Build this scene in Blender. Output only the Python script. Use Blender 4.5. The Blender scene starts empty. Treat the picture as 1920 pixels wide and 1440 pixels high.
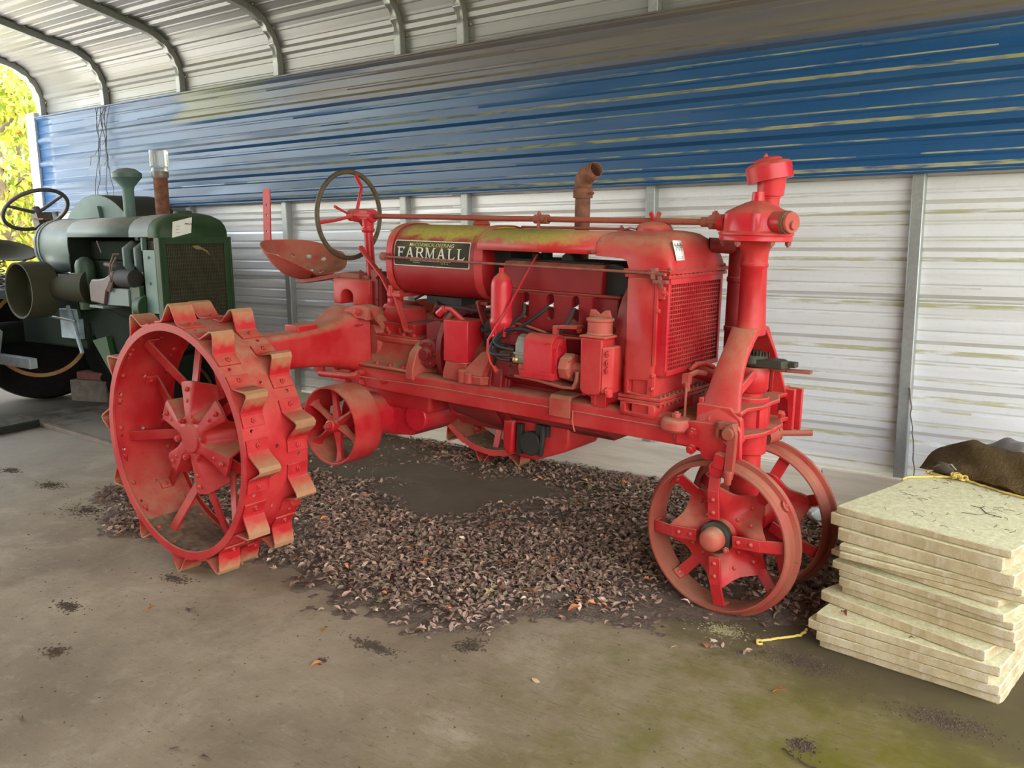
import bpy, bmesh, math, random
import numpy as np
from mathutils import Vector, Matrix, Euler
PI = math.pi
SC = bpy.context.scene
COL = SC.collection
random.seed(7)
RNG = np.random.default_rng(7)

# ------------------------------------------------------------------ camera, sky, sun, exposure
F_PX, PITCH, ROLL, YAW = 1632.24, 0.172594, -0.011107, -0.62237
CAM_H = 1.45
def cam_axes():
    fw = Vector((math.sin(YAW)*math.cos(PITCH), math.cos(YAW)*math.cos(PITCH), -math.sin(PITCH)))
    rt = Vector((math.cos(YAW), -math.sin(YAW), 0)); up = rt.cross(fw)
    c, s = math.cos(ROLL), math.sin(ROLL)
    return fw, rt*c+up*s, up*c-rt*s
fw, rt, up = cam_axes()
cam = bpy.data.cameras.new('camera'); cam.sensor_width = 36; cam.lens = F_PX/1920*36
cam.clip_start = .05; cam.clip_end = 300
camo = bpy.data.objects.new('camera', cam); COL.objects.link(camo)
m = Matrix((rt, up, -fw)).transposed().to_4x4(); m.translation = (0, 0, CAM_H)
camo.matrix_world = m; SC.camera = camo

SC.view_settings.view_transform = 'Standard'; SC.view_settings.look = 'None'
SC.view_settings.gamma = 1; SC.view_settings.use_curve_mapping = False
SC.view_settings.exposure = 0.62
W = bpy.data.worlds.new('sky'); SC.world = W; W.use_nodes = True
nt = W.node_tree; nt.nodes.clear()
sky = nt.nodes.new('ShaderNodeTexSky'); sky.sky_type = 'NISHITA'; sky.sun_disc = False
sky.sun_elevation = math.radians(68.0); sky.sun_rotation = math.radians(161); sky.air_density = 1.4; sky.dust_density = 2.2
bg = nt.nodes.new('ShaderNodeBackground'); bg.inputs[1].default_value = 1.15
hs = nt.nodes.new('ShaderNodeHueSaturation'); hs.inputs['Saturation'].default_value = 0.6
wo = nt.nodes.new('ShaderNodeOutputWorld')
nt.links.new(sky.outputs[0], hs.inputs['Color']); wb = nt.nodes.new('ShaderNodeMix'); wb.data_type = 'RGBA'; wb.blend_type = 'MULTIPLY'; wb.inputs[0].default_value = 1; wb.inputs[7].default_value = (1, .955, .875, 1)   # camera white balance
nt.links.new(hs.outputs[0], wb.inputs[6]); nt.links.new(wb.outputs[2], bg.inputs[0]); nt.links.new(bg.outputs[0], wo.inputs[0])
sun = bpy.data.lights.new('sun', 'SUN'); sun.energy = 6.0; sun.angle = math.radians(2.0); sun.color = (1, .93, .82)
suno = bpy.data.objects.new('sun', sun); COL.objects.link(suno)
SUN_FROM = Vector((.12, -.35, .93)).normalized()
suno.rotation_euler = SUN_FROM.to_track_quat('Z', 'Y').to_euler()
SC.cycles.use_denoising = True
SC.cycles.max_bounces = 10; SC.cycles.diffuse_bounces = 6; SC.cycles.glossy_bounces = 4
SC.cycles.sample_clamp_indirect = 6.0

# ------------------------------------------------------------------ mesh builder
class MB:
    def __init__(s): s.v = []; s.f = []; s.mi = []; s.cur = 0
    def add(s, vs, fs):
        o = len(s.v); s.v.extend([tuple(map(float, p)) for p in vs])
        for f in fs: s.f.append([o+i for i in f]); s.mi.append(s.cur)
        return s
    def box(s, x0, x1, y0, y1, z0, z1):
        v = [(x, y, z) for x in (x0, x1) for y in (y0, y1) for z in (z0, z1)]
        return s.add(v, [(0,1,3,2),(4,6,7,5),(0,4,5,1),(2,3,7,6),(0,2,6,4),(1,5,7,3)])
    def obox(s, c, ax, hs):
        c = Vector(c); X, Y, Z = [Vector(a).normalized()*h for a, h in zip(ax, hs)]
        v = [c+i*X+j*Y+k*Z for i in (-1,1) for j in (-1,1) for k in (-1,1)]
        return s.add(v, [(0,1,3,2),(4,6,7,5),(0,4,5,1),(2,3,7,6),(0,2,6,4),(1,5,7,3)])
    def bar(s, p0, p1, w, t, upv=(0,0,1)):
        p0, p1 = Vector(p0), Vector(p1); d = p1-p0; L = d.length; d.normalize()
        u = Vector(upv); u = (u-d*u.dot(d)); u = u.normalized() if u.length > 1e-5 else d.orthogonal().normalized()
        return s.obox((p0+p1)/2, (d, u, d.cross(u)), (L/2, w/2, t/2))
    def rings(s, R, closed_u=True, caps=True, closed_v=False):
        n = len(R[0]); vs = [p for r in R for p in r]; fs = []
        m_ = len(R)
        for i in range(m_ if closed_v else m_-1):
            a = i*n; b = ((i+1) % m_)*n
            for j in range(n if closed_u else n-1):
                k = (j+1) % n
                fs.append((a+j, a+k, b+k, b+j))
        if caps and not closed_v:
            fs.append(tuple(reversed(range(n)))); fs.append(tuple(range((m_-1)*n, m_*n)))
        return s.add(vs, fs)
    def cyl(s, p0, p1, r0, r1=None, n=20, caps=True):
        r1 = r0 if r1 is None else r1
        return s.tube([p0, p1], [r0, r1], n, caps=caps)
    def tube(s, pts, r, n=10, caps=True, closed=False):
        P = [Vector(p) for p in pts]; N = len(P)
        rr = r if isinstance(r, (list, tuple)) else [r]*N
        T = []
        for i in range(N):
            a = P[(i-1) % N] if (closed or i > 0) else P[i]; b = P[(i+1) % N] if (closed or i < N-1) else P[i]
            T.append((b-a).normalized())
        u = T[0].orthogonal().normalized(); R = []
        for i in range(N):
            if i: u = (u-T[i]*u.dot(T[i])); u = u.normalized() if u.length > 1e-6 else T[i].orthogonal().normalized()
            w = T[i].cross(u)
            R.append([P[i]+(u*math.cos(2*PI*k/n)+w*math.sin(2*PI*k/n))*rr[i] for k in range(n)])
        return s.rings(R, caps=caps, closed_v=closed)
    def lathe(s, prof, o=(0,0,0), ax=(0,0,1), n=32, closed=False):
        o = Vector(o); a = Vector(ax).normalized(); u = a.orthogonal().normalized(); w = a.cross(u)
        R = [[o+a*h+(u*math.cos(2*PI*k/n)+w*math.sin(2*PI*k/n))*max(r, 1e-4) for k in range(n)] for h, r in prof]
        return s.rings(R, caps=not closed, closed_v=closed)
    def prism(s, poly, plane, a, b):
        def P(p, d):
            if plane == 'xz': return (p[0], d, p[1])
            if plane == 'xy': return (p[0], p[1], d)
            return (d, p[0], p[1])
        n = len(poly); vs = [P(p, a) for p in poly]+[P(p, b) for p in poly]
        fs = [tuple(range(n)), tuple(reversed(range(n, 2*n)))]+[(i, (i+1) % n+0, (i+1) % n+n, i+n) for i in range(n)]
        return s.add(vs, fs)
    def ribbon(s, line, th, plane, a, b):
        """a bent plate: polyline in a plane, given thickness, extruded from a to b"""
        P = [Vector((p[0], p[1])) for p in line]; L, Rr = [], []
        for i, p in enumerate(P):
            t = (P[min(i+1, len(P)-1)]-P[max(i-1, 0)]).normalized(); nn = Vector((-t.y, t.x))*th/2
            L.append(p+nn); Rr.append(p-nn)
        poly = [tuple(p) for p in L]+[tuple(p) for p in reversed(Rr)]
        def Q(p, d):
            if plane == 'xz': return (p[0], d, p[1])
            if plane == 'xy': return (p[0], p[1], d)
            return (d, p[0], p[1])
        n = len(L)
        for i in range(n-1):
            q = [L[i], L[i+1], Rr[i+1], Rr[i]]
            vs = [Q(x, a) for x in q]+[Q(x, b) for x in q]
            fs = [(0,1,2,3),(7,6,5,4),(0,4,5,1),(2,6,7,3)]
            if i == 0: fs.append((3,7,4,0))
            if i == n-2: fs.append((1,5,6,2))
            s.add(vs, fs)
        return s
    def ball(s, c, r, n=14, sc=(1,1,1)):
        c = Vector(c); R = []
        for i in range(1, n//2):
            t = PI*i/(n//2)
            R.append([c+Vector((math.sin(t)*math.cos(2*PI*k/n)*sc[0], math.sin(t)*math.sin(2*PI*k/n)*sc[1], math.cos(t)*sc[2]))*r for k in range(n)])
        return s.rings(R)
    def bolt(s, p, d, r=.012, h=.012):
        p = Vector(p); d = Vector(d).normalized()
        s.tube([p, p+d*h], r, 6)
        s.tube([p+d*h, p+d*(h+.006)], [r*.55, r*.45], 8)
        return s
    def rivet(s, p, d, r=.01):
        p = Vector(p); d = Vector(d).normalized()
        return s.tube([p, p+d*r*.5, p+d*r*.8], [r, r*.75, r*.3], 8)
    def mirror_y(s, f0=0):
        return s
    def mesh(s, name):
        me = bpy.data.meshes.new(name); me.from_pydata(s.v, [], s.f); me.validate(); return me
    def build(s, name, mat, parent=None, bevel=0, ang=35, smooth=True, weld=False):
        me = s.mesh(name)
        mats = mat if isinstance(mat, (list, tuple)) else [mat]
        for mm in mats: me.materials.append(mm)
        if len(mats) > 1: me.polygons.foreach_set('material_index', s.mi)
        bm = bmesh.new(); bm.from_mesh(me)
        if weld: bmesh.ops.remove_doubles(bm, verts=bm.verts, dist=1e-5)
        bmesh.ops.recalc_face_normals(bm, faces=bm.faces); bm.to_mesh(me); bm.free()
        if smooth:
            me.polygons.foreach_set('use_smooth', [True]*len(me.polygons)); me.set_sharp_from_angle(angle=math.radians(ang))
        ob = bpy.data.objects.new(name, me); COL.objects.link(ob)
        if parent: ob.parent = parent
        if bevel:
            bv = ob.modifiers.new('bevel', 'BEVEL'); bv.width = bevel; bv.segments = 2; bv.limit_method = 'ANGLE'; bv.angle_limit = math.radians(40)
        return ob
def cut(ob, cutter):
    """subtract builder `cutter` from ob for good (real holes)"""
    c = cutter.build('cutter', [], smooth=False); c.parent = ob.parent; c.matrix_basis = ob.matrix_basis; bpy.context.view_layer.update()
    md = ob.modifiers.new('cut', 'BOOLEAN'); md.operation = 'DIFFERENCE'; md.object = c; md.solver = 'EXACT'
    dg = bpy.context.evaluated_depsgraph_get()
    me = bpy.data.meshes.new_from_object(ob.evaluated_get(dg)); ob.modifiers.remove(md)
    old = ob.data; ob.data = me; me.name = ob.name
    bpy.data.meshes.remove(old); bpy.data.objects.remove(c)
    me.polygons.foreach_set('use_smooth', [True]*len(me.polygons)); me.set_sharp_from_angle(angle=math.radians(35))
def tag(o, label, cat, group=None, kind=None):
    o['label'] = label; o['category'] = cat
    if group: o['group'] = group
    if kind: o['kind'] = kind
    return o
def lab(o, label): o['label'] = label; return o
def empty(name, loc=(0,0,0), parent=None):
    o = bpy.data.objects.new(name, None); COL.objects.link(o); o.location = loc; o.empty_display_size = .2
    if parent: o.parent = parent
    return o
def inst(src, parent=None, loc=None, rot=None):
    o = src.copy(); COL.objects.link(o)
    if parent: o.parent = parent
    if loc is not None: o.location = loc
    if rot is not None: o.rotation_euler = rot
    return o
def rrect(hw, hh, r, n=5, cx=0, cy=0):
    out = []
    for qx, qy, a0 in ((1,1,0),(-1,1,90),(-1,-1,180),(1,-1,270)):
        for i in range(n+1):
            a = math.radians(a0+90*i/n); out.append((cx+qx*(hw-r)+r*math.cos(a), cy+qy*(hh-r)+r*math.sin(a)))
    return out

# ------------------------------------------------------------------ materials
class NT:
    def __init__(s, name):
        s.m = bpy.data.materials.new(name); s.m.use_nodes = True; s.t = s.m.node_tree; s.n = s.t.nodes
        s.b = s.n['Principled BSDF']; s.co = s.n.new('ShaderNodeTexCoord'); s.geo = s.n.new('ShaderNodeNewGeometry')
    def link(s, a, b): s.t.links.new(a, b)
    def val(s, x, sock):
        if isinstance(x, (int, float)): sock.default_value = x
        elif isinstance(x, tuple): sock.default_value = (*x, 1) if len(x) == 3 else x
        else: s.link(x, sock)
    def noise(s, scale, detail=4, rough=.6, vec=None, dist=0):
        k = s.n.new('ShaderNodeTexNoise'); k.inputs['Scale'].default_value = scale; k.inputs['Detail'].default_value = detail
        k.inputs['Roughness'].default_value = rough; k.inputs['Distortion'].default_value = dist
        s.link(vec if vec is not None else s.co.outputs['Object'], k.inputs['Vector']); return k.outputs['Fac']
    def voro(s, scale, vec=None, feature='F1'):
        k = s.n.new('ShaderNodeTexVoronoi'); k.feature = feature; k.inputs['Scale'].default_value = scale
        s.link(vec if vec is not None else s.co.outputs['Object'], k.inputs['Vector']); return k.outputs['Distance']
    def map(s, x, a, b, c=0, d=1, clamp=True):
        k = s.n.new('ShaderNodeMapRange'); k.clamp = clamp
        s.val(x, k.inputs[0])
        for i, q in enumerate((a, b, c, d)): k.inputs[i+1].default_value = q
        return k.outputs[0]
    def math(s, op, a, b=0.0, clamp=False):
        k = s.n.new('ShaderNodeMath'); k.operation = op; k.use_clamp = clamp; s.val(a, k.inputs[0]); s.val(b, k.inputs[1]); return k.outputs[0]
    def mix(s, f, a, b):
        k = s.n.new('ShaderNodeMix'); k.data_type = 'RGBA'; s.val(f, k.inputs[0]); s.val(a, k.inputs[6]); s.val(b, k.inputs[7]); return k.outputs[2]
    def sep(s, v):
        k = s.n.new('ShaderNodeSeparateXYZ'); s.link(v, k.inputs[0]); return k.outputs
    def mapping(s, scale, vec=None, rot=(0,0,0)):
        k = s.n.new('ShaderNodeMapping'); k.inputs['Scale'].default_value = scale; k.inputs['Rotation'].default_value = rot
        s.link(vec if vec is not None else s.co.outputs['Object'], k.inputs['Vector']); return k.outputs[0]
    def bump(s, h, strength=.3, dist=.01):
        k = s.n.new('ShaderNodeBump'); k.inputs['Strength'].default_value = strength; k.inputs['Distance'].default_value = dist
        s.link(h, k.inputs['Height']); s.link(k.outputs[0], s.b.inputs['Normal'])
    def out(s, col, rough=.5, metal=0.0, spec=.5):
        s.val(col, s.b.inputs['Base Color']); s.val(rough, s.b.inputs['Roughness']); s.val(metal, s.b.inputs['Metallic'])
        s.b.inputs['Specular IOR Level'].default_value = spec; return s.m
def simple(name, col, rough=.6, metal=0.0, var=.25, scale=12, spec=.5, bump=.1):
    t = NT(name); n = t.noise(scale); n2 = t.noise(scale*6, 3)
    c = t.mix(t.map(n, .3, .7), tuple(x*(1-var) for x in col), tuple(min(1, x*(1+var)) for x in col))
    if bump: t.bump(n2, bump, .003)
    return t.out(c, rough, metal, spec)
DUST = (.40, .235, .135)
def paint(name, base, faded, dust=.75, rust=.35, rough=.42, fade=(.42, .68), algae=None, dcol=DUST, extra=None, spec=.28):
    t = NT(name); o = t.co.outputs['Object']
    n1 = t.noise(5, 5, .62); n2 = t.noise(17, 5, .65); n3 = t.noise(60, 3)
    c = t.mix(t.map(n1, *fade), base, faded)
    c = t.mix(t.map(n3, .62, .74, 0, rust), c, (.13, .045, .025))
    nz = t.sep(t.geo.outputs['Normal'])[2]
    d = t.math('MULTIPLY', t.map(nz, .25, .85), t.map(n2, .28, .6, .25, 1)); d = t.math('MULTIPLY', d, dust)
    c = t.mix(d, c, dcol)
    if algae:
        px, py, pz = t.sep(o)
        a = t.math('MULTIPLY', t.map(px, algae[0], algae[0]+.06), t.map(px, algae[1]-.25, algae[1], 1, 0))
        a = t.math('MULTIPLY', a, t.map(t.math('ADD', pz, t.map(n2, .3, .7, -.02, .02)), algae[2], algae[2]+.03))
        a = t.math('MULTIPLY', a, t.map(n2, .3, .45, .35, .95))
        c = t.mix(a, c, t.mix(t.map(n3, .4, .6), (.33, .27, .045), (.40, .32, .07)))
    if extra: c = extra(t, c)
    r = t.math('ADD', t.map(n1, .3, .7, rough-.08, rough+.12), t.math('MULTIPLY', d, .4))
    t.bump(t.noise(90, 3), .12, .002)
    return t.out(c, r, 0, spec)
RED_B, RED_F = (.42, .012, .016), (.50, .045, .040)
RED = paint('red_paint', RED_B, RED_F)
def wear(t, c):
    z = t.sep(t.co.outputs['Object'])[2]
    f = t.math('MULTIPLY', t.map(t.math('ADD', z, t.map(t.noise(14), .3, .7, -.02, .02)), .535, .585), .9)
    return t.mix(f, c, t.mix(t.noise(30), (.30, .15, .07), (.42, .25, .13)))
RED_LUG = paint('red_paint_worn_lug', RED_B, RED_F, dust=.5, extra=wear)
RED_DUSTY = paint('red_paint_dusty', (.38, .032, .028), (.42, .09, .062), dust=.95, fade=(.35, .6), rough=.55)
RED_GLOSS = paint('red_paint_glossy', (.50, .014, .024), (.54, .035, .04), dust=.45, rust=.15, rough=.3)
RED_DARK = paint('red_paint_grimy', (.20, .012, .014), (.26, .03, .028), dust=.5, rough=.5)
RED_TANK = paint('red_paint_tank_shaded', (.25, .005, .009), (.31, .015, .016), dust=.55, algae=(.30, 1.42, 1.432), dcol=(.40, .21, .12))  # tank red darkened to carry the shade on its lower half
RED_ENG = paint('red_paint_engine_shaded', (.20, .005, .008), (.26, .014, .016), dust=.6, rust=.4, rough=.5)  # engine red darkened to carry the shade below the hood
RED_HOOD = paint('red_paint_hood', (.46, .022, .024), (.50, .06, .05), dust=.85, algae=(.30, 1.42, 1.432), dcol=(.44, .22, .13))
RED_RUST = paint('red_paint_rusty', (.30, .035, .026), (.27, .075, .045), dust=.38, rust=.9, fade=(.35, .6), rough=.6)
BLACK = simple('black_grime', (.018, .015, .013), .75)
GREASE = simple('grease', (.03, .026, .015), .5)
RUST = simple('rust', (.17, .065, .035), .85, .0, .4, 25, bump=.3)
RUSTROD = simple('rusty_rod', (.25, .07, .05), .7, .0, .3, 30)
RUBBER = simple('black_rubber', (.02, .02, .02), .6)
WHEELBR = simple('aged_wheel_rim', (.085, .06, .03), .6, 0, .35, 30)
BRASS = simple('brass', (.45, .33, .14), .45, .8)
WHITEP = simple('white_porcelain', (.75, .73, .70), .35)
PAPER = simple('paper_tag', (.80, .78, .72), .8, var=.05)
INK = simple('ink', (.03, .03, .05), .8)
STEEL = simple('bare_steel', (.35, .34, .32), .4, .8)
GREY = simple('dull_grey_cast', (.22, .21, .17), .5, .3)
def galv(name, col, rough):
    t = NT(name); n = t.noise(4, 6, .7); v = t.noise(55, 2)
    c = t.mix(t.map(n, .3, .7), tuple(x*.82 for x in col), col); c = t.mix(t.map(v, .45, .6, 0, .25), c, tuple(x*.6 for x in col))
    return t.out(c, t.map(n, .3, .7, rough, rough+.15), .55, .5)
GALV = galv('galvanised_steel', (.36, .37, .36), .38)
# ------------------------------------------------------------------ shed: siding, roof, posts, floor
XL, XR = -8.98, 2.3
def siding_mat(name, base, dirt, rough, metal, ledge, ledge_amt):
    t = NT(name); o = t.co.outputs['Object']
    st = t.mapping((.35, 6, 6)); n1 = t.noise(2.2, 5, .65, st); n2 = t.noise(9, 4, .6, t.mapping((.8, 5, 5))); n3 = t.noise(40, 3)
    px, py, pz = t.sep(o)
    c = t.mix(t.map(n1, .45, .75, 0, .55), base, dirt)
    c = t.mix(t.map(n3, .55, .75, 0, .25), c, dirt)
    nz = t.sep(t.geo.outputs['Normal'])[2]
    f = t.math('MULTIPLY', t.map(nz, .22, .5), t.map(n2, .36, .56, .15, 1)); f = t.math('MULTIPLY', f, t.map(px, -6.5, -2.5, ledge_amt*.35, ledge_amt))
    c = t.mix(f, c, t.mix(t.map(n1, .4, .6), ledge[0], ledge[1]))
    t.bump(t.noise(1.2, 2, .5, t.mapping((1, 3, 3))), .05, .02)
    return t, c, f, n1
t, c, f, n1 = siding_mat('blue_siding', (.011, .066, .178), (.04, .105, .21), .26, 0, ((.42, .36, .20), (.36, .34, .09)), .9)
px, py, pz = t.sep(t.co.outputs['Object'])
brown = t.math('MULTIPLY', t.map(pz, 2.33, 2.40), t.map(t.math('ADD', px, t.map(n1, .3, .7, -.5, .5)), -6.0, -4.4))
c = t.mix(t.math('MULTIPLY', brown, t.map(n1, .25, .6, .55, .85)), c, (.165, .13, .095))
g = t.math('MULTIPLY', t.map(t.math('ADD', px, t.map(n1, .3, .7, -.2, .2)), -6.75, -6.55), t.map(px, -6.0, -5.3, 1, 0)); g = t.math('MULTIPLY', g, t.map(pz, 2.36, 2.40))
c = t.mix(t.math('MULTIPLY', g, .65), c, (.20, .19, .035))
BLUE = t.out(c, t.math('ADD', t.map(n1, .3, .7, .26, .4), t.math('MULTIPLY', f, .4)), 0, .4)
t, c, f, n1 = siding_mat('white_siding', (.71, .705, .73), (.50, .455, .40), .34, 0, ((.42, .37, .25), (.36, .33, .14)), .85)
n9 = t.noise(5, 6, .7, t.mapping((.6, 4, 4)))
c = t.mix(t.map(n9, .62, .8, 0, .5), c, (.30, .23, .14))
WHITE = t.out(c, t.map(n1, .3, .7, .28, .42), .12, .6)
t, c, f, n1 = siding_mat('roof_underside', (.29, .29, .285), (.25, .23, .19), .4, 0, ((.4, .33, .24), (.34, .28, .2)), .2)
ROOFM = t.out(c, .42, .35, .5)

def profile(L, sgn):
    """ribbed sheet profile: list of (distance along, offset) with 9 inch major ribs and two small ribs between"""
    out = []; p = .2245; n = int(round(L/p))
    for i in range(n+1):
        z = i*p
        for dz, h in ((-.034, 0), (-.014, .02), (.014, .02), (.034, 0), (.062, 0), (.07, .004), (.078, .004), (.086, 0), (.138, 0), (.146, .004), (.154, .004), (.162, 0)):
            if 0 <= z+dz <= n*p+1e-6: out.append((z+dz, h*sgn))
    if out[0][0] > 0: out.insert(0, (0, .02*sgn))
    if out[-1][0] < n*p: out.append((n*p, .02*sgn))
    return out, n*p
def sheet(name, z0, z1, y, sgn, mat, x0, x1, parent, nx=40):
    pr, L = profile(z1-z0, sgn); k = (z1-z0)/L
    mb = MB(); xs = np.linspace(x0, x1, nx); th = .0012
    R = []
    rnd = np.random.default_rng(int(z0*100))
    dent = rnd.normal(0, .0012, (len(xs), len(pr)))
    for i, x in enumerate(xs):
        a = [(x, y-h+dent[i, j], z0+z*k) for j, (z, h) in enumerate(pr)]
        R.append(a)
    mb.rings(R, closed_u=False, caps=False)
    ob = mb.build(name, mat, parent, ang=12)
    sd = ob.modifiers.new('thickness', 'SOLIDIFY'); sd.thickness = .004; sd.offset = 0
    return ob
wall = sheet('wall_back', .19, .20+.2245*4+.004, 4.602, -1, WHITE, XL, XR, None)
wall['kind'] = 'structure'
sheet('siding_panel', .20+.2245*4, .20+.2245*8, 4.600, -1, WHITE, XL, XR, wall)
blue = lab(sheet('siding_panel', 1.71, 1.71+.2245*4, 4.528, 1, BLUE, XL, XR, wall), 'blue ribbed siding panel')
# folded hem and screws along the blue band
mb = MB(); mb.box(XL, XR, 4.503, 4.532, 1.700, 1.712); mb.box(XL, XR, 4.50, 4.535, 2.606, 2.616)
lab(mb.build('siding_hem', BLUE, wall, .002), 'folded edge of the blue band')
fw_ = sheet('wall_front', .0, .2245*11.5, -4.602, 1, WHITE, XL, XR, None); fw_['kind'] = 'structure'
# timber base board
t = NT('weathered_board'); gr = t.noise(3.5, 6, .7, t.mapping((.5, 6, 9)), .6); n = t.noise(1.3, 3)
c = t.mix(t.map(gr, .3, .7), (.62, .53, .41), (.82, .75, .64)); c = t.mix(t.map(gr, .62, .72, 0, .6), c, (.42, .31, .21)); c = t.mix(t.map(n, .5, .7, 0, .5), c, (.62, .58, .52))
t.bump(gr, .3, .004); BOARD = t.out(c, .8)
bb = MB()
joints = [XL, -6.9, -4.45, -1.25, .9, XR]
base = None
for a, b in zip(joints[:-1], joints[1:]):
    mb = MB(); mb.box(a+.002, b-.002, 4.497, 4.535, .004, .222)
    o = mb.build('baseboard_back' if base is None else 'board', BOARD, base, .003)
    if base is None: base = o; o['kind'] = 'structure'
# roof: one bent sheet from the wall over the ridge to the other eave
RR, YC, ZC, SL = .43, 4.17, 2.70, math.radians(12)
def roof_path(off=0.0):
    P = []
    r = RR+off
    for z in np.linspace(2.36, ZC, 6): P.append((YC+r, z))
    for a in np.linspace(0, PI/2-SL, 14)[1:]: P.append((YC+r*math.cos(a), ZC+r*math.sin(a)))
    y0, z0 = P[-1]
    yr = 0.0; n = 26
    for i in range(1, n+1): P.append((y0+(yr-y0)*i/n, z0+(y0-yr)*math.tan(SL)*i/n))
    return P
def resample(P, s):
    P = np.array(P); d = np.r_[0, np.cumsum(np.hypot(*np.diff(P, axis=0).T))]
    return np.interp(s, d, P[:, 0]), np.interp(s, d, P[:, 1]), d[-1]
ceil = None
P = roof_path(0); _, _, LT = resample(P, 0)
prof, PL = profile(LT, 1); npan = 6
for side in (0, 1):
    cuts = [0]+[.2245*4*i+.11 for i in range(1, npan+1)]
    for a, b in zip(cuts[:-1], cuts[1:]):
        b = min(b, LT)
        if b-a < .05: continue
        ss = [(s, h) for s, h in prof if a-1e-6 <= s <= b]; ss = [(a, ss[0][1])]+ss+[(b, ss[-1][1])]
        s = np.array([q[0] for q in ss]); h = np.array([q[1] for q in ss])
        y, z, _ = resample(P, s); y2, z2, _ = resample(P, s+.01); y1, z1, _ = resample(P, s-.01)
        ty, tz = y2-y1, z2-z1; L = np.hypot(ty, tz); ny, nz = -tz/L, ty/L        # inward normal
        Y = y+ny*h*.8; Z = z+nz*h*.8
        if side: Y = -Y
        mb = MB(); R = [[(x, yy, zz) for yy, zz in zip(Y, Z)] for x in np.linspace(XL-.12, XR+.12, 12)]
        mb.rings(R, closed_u=False, caps=False)
        o = mb.build('ceiling' if ceil is None else 'roof_panel', ROOFM, ceil, ang=14)
        sd = o.modifiers.new('thickness', 'SOLIDIFY'); sd.thickness = .004; sd.offset = 0
        if ceil is None: ceil = o; o['kind'] = 'structure'
# hoops: square tube, crimped where it is bent
PX = [-8.93, -7.80, -6.64, -5.405, -4.17, -3.63, -2.285, -.885, .45, 1.8]
def hoop(side):
    mb = MB(); hw = .0285
    P = roof_path(-.034); n = len(P); R = []
    pts = [Vector((0, p[0], p[1])) for p in P]
    pts = [Vector((0, pts[0].y, 2.625))]+[p for p in pts if p.z > 2.64]
    # refine the bend
    fine = []
    for a, b in zip(pts[:-1], pts[1:]):
        k = 3 if (b-a).length < .12 else 1
        fine += [a+(b-a)*i/k for i in range(k)]
    fine.append(pts[-1])
    for i, p in enumerate(fine):
        t_ = (fine[min(i+1, len(fine)-1)]-fine[max(i-1, 0)]).normalized()
        nn = Vector((0, -t_.z, t_.y)); 
        ang = math.atan2(p.z-ZC, p.y-YC) if p.z > ZC else 0
        inb = .15 < ang < .95
        w = -.010*abs(math.sin((ang-.15)*11.8)) if inb else 0; sx = .010*math.sin(ang*17+1) if inb else 0
        q = [Vector((-hw, 0, 0))-nn*hw, Vector((hw, 0, 0))-nn*hw, Vector((hw+sx*.4, 0, 0))+nn*(hw+w), Vector((0, 0, 0))+nn*(hw+w*1.6-abs(w)*.8), Vector((-hw-sx*.4, 0, 0))+nn*(hw+w)]
        R.append([(v+p) if not side else Vector((v.x, -(v+p).y, (v+p).z)) for v in q])
    mb.rings(R)
    return mb
h0 = hoop(0).build('roof_hoop', GALV, ceil, .004, 40); h0.location.x = PX[0]
h1 = hoop(1).build('roof_hoop', GALV, ceil, .004, 40); h1.location.x = PX[0]
for x in PX[1:]:
    inst(h0, ceil, (x, 0, 0)); inst(h1, ceil, (x, 0, 0))
mb = MB(); mb.box(-.0285, .0285, 4.541, 4.598, .0, 1.705); post0 = mb.build('post', GALV, wall, .005); post0.location.x = PX[1]
for x in PX[2:]: inst(post0, wall, (x, 0, 0))
mb = MB(); mb.box(-.0285, .0285, 4.541, 4.598, .0, 2.62); cp = mb.build('post', GALV, wall, .005); cp.location.x = PX[0]
mb = MB(); mb.box(-.0285, .0285, -4.598, -4.541, .0, 2.63); fp = mb.build('trim_1', GALV, None, .005); fp['kind'] = 'structure'; fp.location.x = PX[0]
for i, x in enumerate(PX[1:]):
    o = inst(fp, None, (x, 0, 0)); o.name = 'trim_%d' % (i+2); o['kind'] = 'structure'
# white strip added outside the left end for the sunlit wall-end glare
mb = MB(); mb.box(XL-.16, XL+.0, 4.50, 4.62, .0, 2.66); o = mb.build('trim_20', WHITE, None, .004); o['kind'] = 'structure'
# screw heads through the roof sheets beside the hoops
mb = MB()
for x in PX:
    for s in np.arange(.4, LT, .2245):
        y, z, _ = resample(P, s); mb.rivet((x+.05, y-.012, z-.012), (0, -.5, -.8), .009)
o = mb.build('roof_screws', STEEL, ceil); o['kind'] = 'stuff'

# floor: broom-finished concrete
t = NT('concrete_floor'); o_ = t.co.outputs['Object']; px, py, pz = t.sep(o_)
n1 = t.noise(.9, 6, .62); n2 = t.noise(5, 6, .7); n3 = t.noise(38, 4, .6); n4 = t.noise(220, 2)
bro = t.noise(9, 4, .6, t.mapping((1.2, 14, 1), rot=(0, 0, math.radians(-62))))
n7 = t.noise(2.3, 6, .68, dist=.4); c = t.mix(t.map(n1, .35, .65), (.225, .160, .098), (.375, .285, .188)); c = t.mix(t.map(n7, .50, .66, 0, .6), c, (.165, .118, .072)); c = t.mix(t.map(n7, .34, .46, .6, 0), c, (.46, .365, .255))
c = t.mix(t.map(n2, .5, .75, 0, .55), c, (.22, .17, .115))
c = t.mix(t.map(n2, .25, .4, .3, 0), c, (.44, .375, .285))
c = t.mix(t.map(n3, .60, .70, 0, .55), c, (.13, .10, .07)); n5 = t.noise(16, 5, .75); c = t.mix(t.map(n5, .56, .70, 0, .5), c, (.40, .335, .245)); c = t.mix(t.map(n5, .30, .42, .45, 0), c, (.17, .13, .088))
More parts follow.
